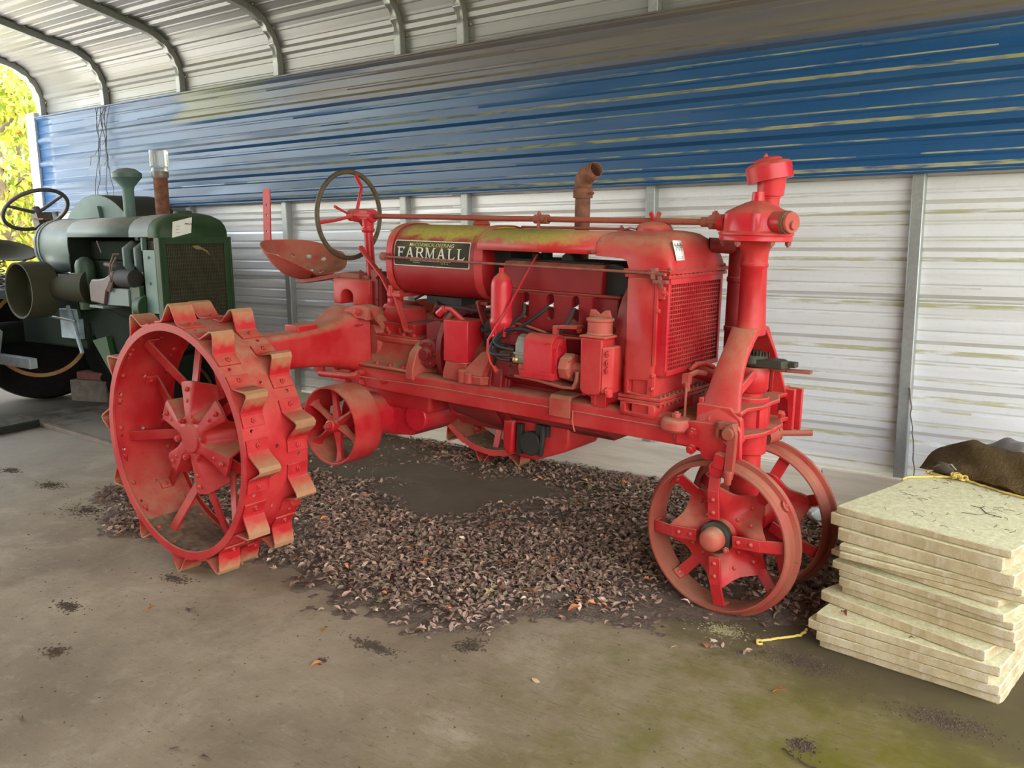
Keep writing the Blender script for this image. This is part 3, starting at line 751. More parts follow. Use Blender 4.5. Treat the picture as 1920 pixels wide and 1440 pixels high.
def plate_text(body, u0, u1, z0, z1, mat=None, bold=0.0, shear=0.0):
    # slope: the rows follow the plate
    return put_text(text_mesh(body, bold, shear), lambda x, y: on_tank(u0+(u1-u0)*x, z0+(z1-z0)*y, .0048), 'lettering', mat or CREAM, np_)
plate_text('McCORMICK-DEERING', .395, .672, 1.405, 1.421, CREAM2, .012, .12)
plate_text('MADE BY', .512, .552, 1.3455, 1.349, CREAM, .01)
plate_text('INTERNATIONAL HARVESTER COMPANY', .405, .66, 1.337, 1.344, CREAM, .02)
plate_text('CHICAGO', .425, .468, 1.329, 1.3335, CREAM, .01)
plate_text('U. S. A.', .60, .645, 1.329, 1.3335, CREAM, .01)
# FARMALL in slab-serif capitals, letter by letter
def strokes(ch):
    S = .13; s = .055  # stem, serif
    q = lambda *p: list(p)
    if ch == 'F': return [q((.16,0),(.30,0),(.30,1),(.16,1)), q((.05,0),(.42,0),(.42,.07),(.05,.07)), q((.02,.90),(.80,.90),(.84,1),(.02,1)), q((.70,.68),(.84,1),(.74,1),(.64,.92)), q((.30,.44),(.60,.44),(.60,.54),(.30,.54)), q((.54,.36),(.60,.36),(.60,.62),(.54,.62))]
    if ch == 'A': return [q((.12,0),(.24,0),(.52,1),(.43,1)), q((.68,0),(.86,0),(.56,1),(.40,1)), q((.0,0),(.34,0),(.34,.07),(.0,.07)), q((.60,0),(.98,0),(.98,.07),(.60,.07)), q((.28,.28),(.70,.28),(.68,.37),(.30,.37))]
    if ch == 'R': return [q((.14,0),(.29,0),(.29,1),(.14,1)), q((.02,0),(.40,0),(.40,.07),(.02,.07)), q((.02,.93),(.30,.93),(.30,1),(.02,1)), q((.26,.92),(.60,.92),(.72,.88),(.60,1),(.26,1)), q((.66,.60),(.82,.66),(.82,.88),(.66,.92)), q((.56,1),(.72,.97),(.82,.88),(.66,.88)), q((.26,.47),(.60,.47),(.74,.52),(.82,.66),(.66,.64),(.58,.56),(.26,.56)), q((.44,.50),(.60,.50),(.88,.06),(.98,.06),(.98,0),(.76,0))]
    if ch == 'M': return [q((.08,0),(.18,0),(.20,1),(.10,1)), q((.80,0),(.94,0),(.92,1),(.79,1)), q((.08,1),(.26,1),(.54,.18),(.46,.02)), q((.46,.02),(.52,.02),(.92,1),(.82,1)), q((0,0),(.28,0),(.28,.07),(0,.07)), q((.70,0),(1.04,0),(1.04,.07),(.70,.07)), q((.0,.93),(.2,.93),(.2,1),(.0,1)), q((.8,.93),(1.02,.93),(1.02,1),(.8,1))]
    if ch == 'L': return [q((.16,0),(.31,0),(.31,1),(.16,1)), q((.03,.93),(.44,.93),(.44,1),(.03,1)), q((.03,0),(.66,0),(.78,.09),(.28,.09)), q((.56,.06),(.66,0),(.86,.26),(.80,.28))]
def plate_letters(word, u0, u1, z0, z1):
    wid = {'F': .86, 'A': 1.0, 'R': 1.0, 'M': 1.12, 'L': .90}; tot = sum(wid[c] for c in word); x = 0
    for c in word:
        mb = MB(); ux = u0+(u1-u0)*x/tot; k = (u1-u0)/tot*.96
        for st in strokes(c):
            n = len(st); pts = []
            for (a, b) in st: pts.append((ux+a*k, z0+b*(z1-z0)))
            # subdivide upright quads so that they follow the tank's curve
            bm = bmesh.new(); bm.faces.new([bm.verts.new((p[0], 0, p[1])) for p in pts])
            for z in np.linspace(z0, z1, 6)[1:-1]: bmesh.ops.bisect_plane(bm, geom=bm.verts[:]+bm.edges[:]+bm.faces[:], plane_co=(0, 0, z), plane_no=(0, 0, 1))
            bm.verts.index_update(); mb.add([on_tank(v.co.x, v.co.z, .0048) for v in bm.verts], [[v.index for v in f.verts] for f in bm.faces]); bm.free()
        mb.build('lettering', CREAM, np_, smooth=False); x += wid[c]
plate_letters('FARMALL', .318, .748, 1.352, 1.401)

# ---- hood and radiator
def hood_ring(u, a, zl, zt, th=0):
    h = zt-zl; pts = [(-a, zl), (-a*.985, zl+h*.30), (-a*.93, zl+h*.55), (-a*.78, zl+h*.78), (-a*.52, zl+h*.93), (-a*.25, zl+h*.985), (0, zt)]
    pts += [(-x, z) for x, z in reversed(pts[:-1])]
    return [(u, x, z) for x, z in pts]
mb = MB(); mb.rings([hood_ring(.832, .216, 1.405, 1.497), hood_ring(1.455, .216, 1.407, 1.497)], closed_u=False, caps=False)
hd_ = mb.build('hood', RED_HOOD, TR, ang=60); sd = hd_.modifiers.new('t', 'SOLIDIFY'); sd.thickness = .004
mb = MB(); R = []
for u, a, zl, zt in ((1.445, .219, 1.403, 1.500), (1.57, .226, 1.398, 1.504), (1.595, .232, 1.39, 1.505), (1.612, .242, 1.362, 1.506), (1.68, .25, 1.36, 1.507), (1.725, .25, 1.36, 1.502), (1.755, .248, 1.36, 1.486), (1.775, .244, 1.36, 1.455), (1.786, .240, 1.36, 1.42), (1.792, .234, 1.36, 1.385), (1.79, .22, 1.36, 1.37)):
    R.append(hood_ring(u, a, zl, zt))
mb.rings(R, caps=False, closed_u=True); mb.add(R[-1], [tuple(range(13))])
rt_ = mb.build('radiator_top_tank', RED_HOOD, TR, ang=50)
mb = MB(); mb.lathe([(1.50, .075), (1.512, .075), (1.516, .07), (1.526, .065), (1.536, .045), (1.54, .0)], (1.585, 0, 0), (0,0,1), 28); mb.ribbon([(-.035, 1.575), (-.02, 1.55), (0, 1.545), (.02, 1.55), (.035, 1.575)], .012, 'yz', 1.578, 1.592); mb.build('radiator_cap', RED, TR)
mb = MB(); mb.tube([(1.455, -.215, 1.41), (1.456, -.20, 1.458), (1.456, -.11, 1.492), (1.456, 0, 1.503), (1.456, .11, 1.492)], .004, 6); mb.tube([(1.46, -.03, 1.503), (1.50, -.05, 1.512), (1.53, -.06, 1.508)], .004, 6); mb.bolt((1.435, -.216, 1.418), (0,-1,0), .009, .012)
mb.tube([(.90, .02, 1.503), (1.43, .02, 1.505)], .006, 8); mb.bolt((1.42, .02, 1.50), (0,0,1), .009, .015); mb.build('hood_latch_wire', RED_RUST, TR)
# radiator frame: flanges with bolt rows, side columns with pockets, core, bottom tank
mb = MB(); mb.box(1.60, 1.80, -.262, .262, 1.347, 1.362); mb.build('radiator_flange', RED, TR, .002)
MB().box(1.605, 1.795, -.258, .258, 1.330, 1.343).build('radiator_flange', RED, TR, .002); MB().box(1.60, 1.785, -.268, .268, .862, .874).build('radiator_flange', RED, TR, .002); MB().box(1.60, 1.785, -.268, .268, .848, .859).build('radiator_flange', RED, TR, .002)
mb = MB()
for i in range(15):
    v = -.245+.49*i/14
    mb.bolt((1.788, v, 1.362), (0,0,1), .007, .006); mb.bolt((1.788, v, 1.347), (0,0,-1), .007, .006); mb.bolt((1.776, v, .874), (0,0,1), .007, .006); mb.bolt((1.776, v, .848), (0,0,-1), .007, .006)
o = mb.build('flange_bolts', RED_RUST, TR); o['kind'] = 'stuff'
for s in (-1, 1):
    o = MB().box(1.622, 1.745, min(s*.235, s*.266), max(s*.235, s*.266), .874, 1.330).build('radiator_column', RED, TR, .004)
    if s < 0: cut(o, MB().prism([(1.643, .885), (1.725, .885), (1.725, .94), (1.643, .935)], 'xz', -.28, -.245))
    o = MB().box(1.61, 1.765, min(s*.06, s*.268), max(s*.06, s*.268), .792, .848).build('radiator_foot', RED, TR, .003)
    if s < 0: cut(o, MB().box(1.635, 1.735, -.28, -.20, .808, .842)); 
    mb = MB(); mb.box(1.655, 1.725, min(s*.25, s*.262), max(s*.25, s*.262), 1.334, 1.347); mb.build('spacer', RED_DARK, TR)
mb = MB(); mb.box(1.655, 1.742, -.236, .236, .874, 1.33); mb.build('radiator_core', RED_DARK, TR)
mb = MB(); mb.box(1.65, 1.75, -.25, .25, .874, .965); mb.box(1.655, 1.748, -.255, .255, .795, .85); mb.tube([(1.74, .10, .935), (1.79, .10, .93), (1.86, .13, .915), (1.90, .16, .89)], [.03, .034, .038, .04], 16); mb.tube([(1.80, -.06, .96), (1.815, -.03, .985), (1.83, .02, .985), (1.85, .06, .965)], .011, 8)
mb.build('radiator_bottom_tank', RED, TR, .004)
# grille: folded frame and woven screen
GU, GA, GZ0, GZ1 = 1.785, .243, .957, 1.333
mb = MB()
for s in (-1, 1):
    mb.box(GU-.045, GU, min(s*GA, s*(GA-.003)), max(s*GA, s*(GA-.003)), GZ0, GZ1); mb.box(GU-.004, GU, min(s*GA, s*(GA-.02)), max(s*GA, s*(GA-.02)), GZ0, GZ1)
mb.box(GU-.004, GU, -GA, GA, GZ1-.026, GZ1); mb.box(GU-.004, GU, -GA, GA, GZ0, GZ0+.02); mb.box(GU-.045, GU, -GA, GA, GZ0, GZ0+.003); mb.box(GU-.045, GU, -GA, GA, GZ1-.003, GZ1)
gr = mb.build('grille', RED_GLOSS, TR, .0015)
mb = MB(); y0, y1, z0, z1 = -GA+.018, GA-.018, GZ0+.018, GZ1-.024
for i in range(25): y = y0+(y1-y0)*i/24; mb.box(GU-.009, GU-.005, y-.0022, y+.0022, z0, z1)
for i in range(21): z = z0+(z1-z0)*i/20; mb.box(GU-.0085, GU-.0045, y0, y1, z-.0022, z+.0022)
o = mb.build('screen_wires', RED, gr, smooth=False); o['kind'] = 'stuff'
mb = MB(); mb.box(1.742, 1.78, -.268, -.250, 1.255, 1.30); mb.bolt((1.775, -.262, 1.277), (1,0,0), .012, .012); mb.bolt((1.76, -.262, 1.21), (0,-1,0), .01, .01); mb.bolt((1.75, -.262, .96), (0,-1,0), .009, .01); mb.bolt((1.75, -.262, .91), (0,-1,0), .009, .01)
mb.box(1.744, 1.757, -.272, -.262, 1.0, 1.33); mb.build('grille_bracket', RED, TR, .002)
# long choke rod past the tank to the radiator
mb = MB(); mb.tube([(.262, -.222, 1.352), (.80, -.232, 1.349), (1.725, -.285, 1.352)], .0055, 8); mb.tube([(1.72, -.285, 1.352), (1.76, -.287, 1.352), (1.80, -.30, 1.35)], [.008, .008, .006], 8)
mb.ball((.25, -.215, 1.352), .022, 12); mb.box(1.735, 1.752, -.293, -.266, 1.33, 1.372); mb.tube([(1.76, -.28, 1.345), (1.775, -.285, 1.315), (1.77, -.275, 1.30)], .009, 8); mb.box(1.742, 1.80, -.29, -.27, 1.316, 1.328)
lab(mb.build('choke_rod', RUSTROD, TR), 'long thin rust-coloured rod')
# fan guard and fan
mb = MB(); mb.lathe([(1.545, .20), (1.56, .238), (1.615, .262), (1.64, .262), (1.64, .255), (1.615, .252), (1.565, .23), (1.55, .196)], (0, 0, 1.10), (1,0,0), 40, closed=True); mb.build('fan_guard', RED_DARK, TR)
mb = MB(); mb.cyl((1.52, 0, 1.12), (1.60, 0, 1.12), .04)
for k in range(4):
    a = math.radians(40+90*k); d = Vector((0, math.cos(a), math.sin(a))); tq = Vector((.5, -math.sin(a)*.85, math.cos(a)*.85)); mb.bar(Vector((1.58, 0, 1.12))+d*.03, Vector((1.58, 0, 1.12))+d*.19, .075, .003, tq)
mb.build('fan', BLACK, TR)

# ---- engine
mb = MB(); mb.box(.93, 1.52, -.165, .155, .70, 1.115); mb.prism([(-.165, .82), (-.215, .86), (-.215, .95), (-.165, .99)], 'yz', .95, 1.46); mb.lathe([(.925, 0), (.925, .225), (.95, .23), (.985, .23), (.99, .2), (1.01, .2), (1.01, 0)], (0,0,.81), (1,0,0), 36)
mb.box(.985, 1.47, -.175, -.16, .99, 1.07)
mb.build('engine_block', RED_ENG, TR, .006)
mb = MB(); mb.box(1.03, 1.115, -.236, -.21, .865, .925)
for u in (1.04, 1.105):
    for z in (.875, .915): mb.bolt((u, -.236, z), (0,-1,0), .007, .006)
mb.build('inspection_cover', RED_DARK, TR, .003)
hp = MB().box(.95, 1.415, -.185, -.155, 1.072, 1.232).build('cylinder_head', RED_ENG, TR, .003)
c = MB()
for u in (1.08, 1.21, 1.335): c.prism(rrect(.019, .055, .0185, 6, u, 1.178), 'xz', -.22, -.15)
cut(hp, c)
mb = MB(); mb.box(.94, 1.52, -.152, .15, 1.10, 1.235); mb.build('head_body', RED_DARK, TR, .006)
mb = MB(); mb.box(.94, 1.535, -.165, .15, 1.228, 1.242); mb.prism([(-.158, 1.24), (-.152, 1.345), (-.135, 1.362), (.12, 1.362), (.14, 1.345), (.145, 1.24)], 'yz', .93, 1.44); o = mb.build('valve_cover', RED_ENG, TR, .006)
mb = MB(); mb.box(.95, 1.43, -.13, .12, 1.362, 1.37); mb.prism([(1.20, 1.362), (1.205, 1.39), (1.235, 1.41), (1.255, 1.392), (1.27, 1.365)], 'xz', -.1, -.03); mb.cyl((1.045, -.06, 1.36), (1.045, -.06, 1.395), .02); mb.box(1.06, 1.09, -.05, .0, 1.36, 1.42); mb.prism([(1.44, 1.23), (1.44, 1.36), (1.47, 1.37), (1.52, 1.36), (1.545, 1.30), (1.545, 1.23)], 'xz', -.12, .13); mb.box(.80, .93, -.1, .12, 1.15, 1.40); mb.box(1.50, 1.535, -.12, .1, .72, 1.25)
mb.tube([(1.54, .0, 1.30), (1.60, .02, 1.345), (1.65, .03, 1.35)], .05, 12)
mb.build('engine_top_fittings', BLACK, TR, .004)
for u in (1.08, 1.21, 1.335):
    mb = MB(); mb.lathe([(-.15, .012), (-.165, .012), (-.166, .008), (-.185, .0065), (-.19, .004), (-.20, .004)], (u+.006, 0, 1.185), (0,1,0), 12); mb.build('spark_plug', WHITEP, TR)
# plug leads to the magneto
for u, path in ((1.08, [(1.085, -.20, 1.185), (1.09, -.215, 1.14), (1.05, -.24, 1.10), (1.01, -.26, 1.06), (.985, -.275, 1.0), (1.03, -.30, .955), (1.10, -.31, .955)]),
                (1.21, [(1.215, -.20, 1.185), (1.17, -.225, 1.14), (1.09, -.245, 1.085), (1.02, -.265, 1.05), (.975, -.28, 1.01), (.99, -.30, .97), (1.10, -.31, .975)]),
                (1.335, [(1.34, -.20, 1.185), (1.335, -.23, 1.13), (1.30, -.25, 1.085), (1.22, -.26, 1.07), (1.12, -.265, 1.085), (1.03, -.27, 1.07), (.99, -.285, 1.03), (1.03, -.30, 1.005), (1.12, -.31, 1.0)])):
    # smooth
    P = [Vector(p) for p in path]; S = []
    for i in range(len(P)-1):
        a, b, c_, d = P[max(i-1, 0)], P[i], P[i+1], P[min(i+2, len(P)-1)]
        for k in range(5):
            t_ = k/5; S.append(.5*((2*b)+(c_-a)*t_+(2*a-5*b+4*c_-d)*t_*t_+(3*b-a-3*c_+d)*t_**3))
    S.append(P[-1]); MB().tube(S, .0075, 8).build('plug_lead', RUBBER, TR)
mb = MB(); mb.tube([(1.09, -.12, 1.39), (1.085, -.20, 1.30), (1.06, -.28, 1.17), (1.02, -.31, 1.09), (.985, -.32, 1.03), (.985, -.325, .98), (1.01, -.33, .93), (1.03, -.33, .915)], .005, 8)
mb.tube([(1.025, -.33, .92), (1.045, -.335, .90)], .009, 6); mb.build('pull_wire', RED_GLOSS, TR)
# oil filter
mb = MB(); mb.lathe([(1.055, .0), (1.055, .03), (1.075, .036), (1.09, .047), (1.10, .0505), (1.113, .0505), (1.118, .047), (1.122, .0465), (1.255, .0465), (1.275, .044), (1.295, .034), (1.31, .018), (1.315, .0125), (1.335, .0125), (1.336, 0)], (1.0, -.25, 0), (0,0,1), 36)
for a in (200, 260, 330):
    r = math.radians(a); mb.bar((1.0+.04*math.cos(r), -.25+.04*math.sin(r), 1.09), (1.0+.026*math.cos(r), -.25+.026*math.sin(r), 1.045), .02, .014)
mb.bolt((.985, -.275, 1.06), (-.2,-.6,-1), .009, .02); mb.box(.98, 1.03, -.22, -.16, 1.05, 1.10)
o = mb.build('oil_filter', RED_GLOSS, TR)
# carburettor side bits behind it
mb = MB(); mb.box(.83, .93, -.16, -.05, .95, 1.08); mb.cyl((.90, -.20, 1.06), (.90, -.12, 1.06), .04); mb.tube([(.83, -.17, 1.055), (.86, -.20, 1.05), (.90, -.19, 1.05)], .012, 8); mb.cyl((.93, -.2, .985), (.99, -.2, .99), .016); mb.tube([(.93, -.21, .90), (.97, -.23, .98), (1.0, -.25, 1.05)], .005, 6)
mb.build('carburettor', BLACK, TR, .003)
mb = MB(); mb.cyl((.96, -.235, .99), (.93, -.235, .985), .011); lab(mb.build('brass_fitting', BRASS, TR), 'small brass fittings')
# magneto
mb = MB(); mb.prism([(-.335, .905), (-.335, 1.04), (-.325, 1.062), (-.305, 1.076), (-.28, 1.08), (-.255, 1.076), (-.235, 1.06), (-.23, .905)], 'yz', 1.185, 1.325); mb.prism([(-.345, .90), (-.345, .925), (-.22, .925), (-.22, .90)], 'yz', 1.17, 1.34)
mb.prism([(-.325, .905), (-.325, 1.03), (-.30, 1.065), (-.26, 1.065), (-.24, .905)], 'yz', 1.32, 1.345)
mb.cyl((1.325, -.285, 1.045), (1.35, -.285, 1.045), .02); mb.bolt((1.30, -.335, 1.05), (0,-1,0), .006, .005)
mg = mb.build('magneto', RED_GLOSS, TR, .004)
mb = MB(); mb.prism([(-.328, .95), (-.328, 1.03), (-.31, 1.06), (-.285, 1.07), (-.25, 1.06), (-.235, 1.03), (-.235, .95)], 'yz', 1.135, 1.186); mb.prism([(-.335, .985), (-.335, .998), (-.23, .998), (-.23, .985)], 'yz', 1.13, 1.19); lab(mb.build('distributor_cap', GREY, mg, .005), 'dull grey end cap')
mb = MB(); mb.ball((1.145, -.335, .965), .014, 10); mb.build('terminal', BRASS, mg)
MB().cyl((1.15, -.285, .93), (1.19, -.285, .93), .04, n=20).build('magneto_boss', RED_DUSTY, TR, .002)
mb = MB(); mb.lathe([(1.345, .03), (1.36, .056), (1.40, .058), (1.41, .05), (1.41, .024), (1.45, .022), (1.455, .034), (1.475, .036)], (0, -.285, .955), (1,0,0), 8)
for k in range(10):
    a = 2*PI*k/10; mb.bolt((1.40, -.285+.05*math.cos(a), .955+.05*math.sin(a)), (1,0,0), .006, .008)
mb.build('magneto_coupling', RED_DUSTY, TR, .002)
mb = MB(); mb.ribbon([(1.14, .897), (1.26, .892), (1.38, .878), (1.43, .882), (1.445, .91), (1.45, .95)], .012, 'xz', -.34, -.20); mb.build('magneto_bracket', RED_RUST, TR, .003)
mb = MB(); mb.ribbon([(1.29, 1.105), (1.31, 1.11), (1.40, 1.115)], .014, 'xz', -.27, -.2); mb.box(1.285, 1.305, -.275, -.25, 1.04, 1.115); mb.bolt((1.385, -.22, 1.10), (0,-1,0), .013, .012); mb.tube([(1.30, -.25, 1.065), (1.45, -.24, 1.07)], .006, 6); mb.tube([(.98, -.19, 1.10), (1.10, -.2, 1.09), (1.25, -.2, 1.06)], .006, 6)
mb.build('throttle_link', RED_DUSTY, TR, .002)
# governor and timing case with filler cap
mb = MB(); mb.prism([(1.462, .885), (1.475, .868), (1.50, .862), (1.545, .868), (1.56, .885), (1.56, 1.09), (1.462, 1.09)], 'xz', -.335, -.16); mb.prism([(1.56, -.335), (1.595, -.30), (1.595, -.17), (1.56, -.16)], 'xy', .875, 1.06)
mb.lathe([(-.225, .0), (-.225, .115), (-.20, .125), (-.16, .125), (-.16, 0)], (1.50, 0, .93), (0,1,0), 32); mb.box(1.455, 1.575, -.34, -.16, 1.088, 1.10)
gv = mb.build('governor_case', RED, TR, .010)
mb = MB()
for z in (.89, .97, 1.0, 1.035): mb.bolt((1.58, -.318, z), (.7,-.7,0), .013, .014)
mb.cyl((1.585, -.31, .865), (1.585, -.31, .90), .016); mb.bolt((1.43, -.235, .85), (0,-1,0), .012, .012); mb.build('case_bolt', RED_GLOSS, gv)
mb = MB(); mb.lathe([(1.10, .055), (1.105, .05), (1.15, .05), (1.152, .056), (1.162, .056), (1.166, .045), (1.17, 0)], (1.505, -.262, 0), (0,0,1), 28); mb.prism([(1.455, 1.168), (1.463, 1.195), (1.48, 1.195), (1.505, 1.178), (1.53, 1.195), (1.547, 1.195), (1.555, 1.168)], 'xz', -.268, -.256); mb.build('filler_cap', RED_DUSTY, TR, .002)
# engine mount stud on the rail
mb = MB(); mb.box(1.475, 1.535, -.25, -.19, .80, .865); mb.cyl((1.478, -.235, .81), (1.478, -.235, .868), .02, n=12); mb.bolt((1.478, -.235, .868), (0,0,1), .014, .018); mb.build('engine_mount', RED, TR, .004)
# crankcase and oil pan below the rails
mb = MB(); mb.prism([(-.165, .74), (-.15, .66), (-.10, .63), (.10, .63), (.15, .66), (.165, .74)], 'yz', .93, 1.50); mb.build('crankcase', RED_DARK, TR, .006)
mb = MB(); mb.prism([(.955, .66), (.955, .53), (.985, .49), (1.04, .475), (1.12, .482), (1.27, .545), (1.285, .58), (1.285, .66)], 'xz', -.13, .13); mb.prism([(.95, .65), (.95, .52), (.975, .49), (1.0, .5), (1.01, .65)], 'xz', -.165, -.13); mb.build('oil_pan', RED, TR, .010)
mb = MB(); mb.cyl((1.10, -.165, .56), (1.10, -.10, .56), .055, n=20); mb.box(1.02, 1.05, -.155, -.12, .50, .64); mb.tube([(1.16, -.145, .65), (1.165, -.155, .58), (1.15, -.15, .51)], .013, 8); mb.box(1.12, 1.19, -.15, -.12, .60, .65); mb.build('oil_pump', BLACK, TR, .004)
mb = MB(); mb.prism([(-.16, .72), (-.13, .62), (-.05, .56), (.05, .56), (.13, .62), (.16, .72)], 'yz', .60, .93); mb.build('bell_housing_bottom', RED, TR, .012)
# exhaust: pipe, clamp and bent top
mb = MB(); mb.tube([(1.14, .15, 1.18), (1.14, .15, 1.66)], .034, 24); mb.build('exhaust_pipe', RUST, TR)
mb = MB(); mb.tube([(1.14, .15, 1.635), (1.14, .15, 1.675)], .044, 24); mb.tube([(1.14, .15, 1.67), (1.14, .15, 1.695), (1.146, .148, 1.716), (1.166, .14, 1.735), (1.195, .13, 1.746), (1.225, .12, 1.757)], [.0385, .0385, .041, .042, .038, .034], 24, caps=False); mb.bolt((1.19, .13, 1.655), (1,-.3,0), .007, .02)
o = mb.build('exhaust_elbow', RUST, TR); sd = o.modifiers.new('t', 'SOLIDIFY'); sd.thickness = .003
# ---- steering pedestal, gear head and front bolster
mb = MB(); R = []
for z, cx, hu, hv in ((1.478, 2.013, .075, .075), (1.455, 2.014, .060, .060), (1.43, 2.015, .050, .050), (1.395, 2.014, .049, .049), (1.39, 2.014, .053, .053), (1.38, 2.014, .053, .053), (1.375, 2.014, .049, .049), (1.27, 2.016, .050, .050), (1.18, 2.018, .052, .055), (1.12, 2.018, .052, .085)):
    R.append([(cx+hu*math.cos(2*PI*k/28), hv*math.sin(2*PI*k/28), z) for k in range(28)])
mb.rings(R)
for s in (-1, 1):
    R = []
    for z, u0, u1, v0, v1 in ((1.15, 1.966, 2.068, .010, .066), (1.10, 1.967, 2.067, .075, .110), (1.05, 1.966, 2.068, .125, .155), (1.0, 1.962, 2.072, .165, .19), (.93, 1.953, 2.082, .20, .222), (.86, 1.938, 2.094, .225, .246), (.80, 1.925, 2.104, .24, .262)):
        q = [(u0, v1-.006), (u0+.006, v1), (u0+(u1-u0)*.5, v1+.010), (u1-.008, v1), (u1, v1-.008), (u1, v0), (u0, v0)]
        R.append([(u, s*v, z) for u, v in q])
    mb.rings(R)
ped = mb.build('steering_pedestal', RED, TR, .003, 50)
# bolster: end plates, shelves with scalloped front edges, hub
mb = MB()
for s in (-1, 1):
    mb.prism([(1.86, .715), (1.86, .80), (1.925, .815), (2.10, .82), (2.115, .80), (2.12, .70), (2.06, .672), (1.975, .675), (1.955, .715)], 'xz', min(s*.252, s*.272), max(s*.252, s*.272))
    mb.prism([(1.93, .70), (1.93, .88), (2.06, .88), (2.105, .84), (2.115, .76), (2.06, .68)], 'xz', min(s*.225, s*.252), max(s*.225, s*.252))
    mb.prism([(1.935, s*.0), (1.935, s*.25), (2.105, s*.25), (2.09, s*.16), (2.12, s*.09), (2.115, s*.0)], 'xy', .852, .868)
    mb.prism([(1.935, s*.0), (1.935, s*.25), (2.115, s*.25), (2.10, s*.18), (2.135, s*.10), (2.14, s*.0)], 'xy', .752, .770)
    mb.bar((2.03, s*.22, .87), (2.08, s*.09, .99), .03, .016); mb.prism([(1.94, s*.04), (2.08, s*.04), (2.10, s*.052), (1.94, s*.052)], 'xy', .77, .852)
mb.box(1.93, 1.95, -.24, .24, .70, .90); mb.cyl((2.035, 0, .66), (2.035, 0, .885), .072, n=28); mb.cyl((2.035, 0, .86), (2.035, 0, 1.0), .044, n=24); mb.lathe([(.90, .05), (.915, .06), (.985, .06), (1.0, .05)], (2.04, 0, 0), (0,0,1), 24)
bo_ = mb.build('front_bolster', RED, TR, .004)
mb = MB()
for u, z in ((1.93, .772), (1.93, .708), (2.062, .752), (2.062, .69)): mb.bolt((u, -.272, z), (0,-1,0), .019, .016)
mb.bolt((2.11, .12, .80), (1,0,0), .018, .016); mb.bolt((1.985, -.255, .822), (0,0,1), .014, .01); o = mb.build('bolster_bolts', RED, TR); o['kind'] = 'stuff'
# far bracket plate and draw pin
mb = MB(); mb.box(2.06, 2.13, .225, .245, .70, .885); mb.box(2.06, 2.075, .245, .33, .70, .88); mb.box(2.06, 2.13, .315, .332, .70, .875); mb.build('front_bracket', RED, TR, .004)
mb = MB(); mb.tube([(2.06, .12, .70), (2.08, .17, .705)], .032, 16); mb.tube([(2.07, .165, .708), (2.20, .26, .712)], .0125, 12); mb.lathe([(0, .03), (.012, .03)], (2.085, .19, .708), (.8,.6,0), 16); mb.build('draw_pin', RED_RUST, TR)
# swinging link and roller on the near side
mb = MB(); mb.ribbon([(2.085, .832), (2.10, .80), (2.098, .72), (2.095, .66), (2.09, .63)], .034, 'xz', -.318, -.296); mb.cyl((2.088, -.33, .80), (2.088, -.285, .80), .022, n=20); mb.tube([(2.10, -.325, .665), (2.10, -.325, .615)], [.016, .013], 8); mb.box(2.03, 2.105, -.30, -.272, .805, .835); mb.box(2.03, 2.045, -.30, -.272, .77, .835)
lab(mb.build('hanging_link', RED_RUST, TR, .003), 'rust-worn hanging link')
mb = MB(); mb.lathe([(-.305, 0), (-.305, .03), (-.295, .034), (-.285, .03), (-.275, .034), (-.262, .03), (-.26, 0)], (2.045, 0, .655), (0,1,0), 20); mb.bar((2.05, -.285, .66), (2.06, -.285, .715), .045, .05, (1,0,0)); mb.build('roller', RED, TR, .003)
# cup on the rail with a bolt, vertical rod
mb = MB(); mb.lathe([(.765, 0), (.765, .05), (.775, .058), (.80, .058), (.812, .05), (.815, .03), (.815, 0)], (1.855, -.262, 0), (0,0,1), 24); mb.bolt((1.855, -.262, .815), (0,0,1), .018, .018); mb.box(1.845, 1.90, -.262, -.245, .73, .77); mb.build('rail_cup', RED_DUSTY, TR, .002)
mb = MB(); mb.tube([(1.835, -.15, .935), (1.868, -.22, .80)], .0055, 8); mb.box(1.822, 1.848, -.165, -.135, .925, .965); mb.tube([(1.84, -.15, .90), (1.84, -.16, .935)], .012, 8); mb.tube([(1.835, -.14, .955), (1.845, -.09, .965), (1.85, -.02, .95)], .011, 8); mb.build('lift_rod', RED_DUSTY, TR)
mb = MB(); mb.box(1.755, 1.935, -.20, .20, .785, .793); o = mb.build('frame_tray', RED_DUSTY, TR, .002)
# worm gear arm inside the fork: greasy quadrant and a bare tie arm
mb = MB(); mb.lathe([(1.005, .045), (1.015, .06), (1.05, .06), (1.055, .04)], (2.03, 0, 0), (0,0,1), 20); mb.prism([(2.04, -.05), (2.16, -.035), (2.175, .0), (2.15, .035), (2.04, .05)], 'xy', 1.005, 1.035); mb.box(2.15, 2.20, -.005, .035, 1.01, 1.03); mb.cyl((2.05, -.02, 1.03), (2.05, -.02, 1.065), .03)
for i in range(9): mb.bar((2.02+.012*i, -.056, 1.05), (2.02+.012*i, -.056, 1.07), .005, .012)
lab(mb.build('steering_sector', GREASE, TR, .003), 'greasy black steering sector')
mb = MB(); mb.tube([(2.10, .02, .995), (2.17, .03, .995)], .010, 8); mb.obox((2.205, .035, .994), ((1, .15, 0), (0,1,0), (0,0,1)), (.045, .014, .006)); lab(mb.build('tie_arm', RUSTROD, TR, .003), 'bare rusty tie arm')
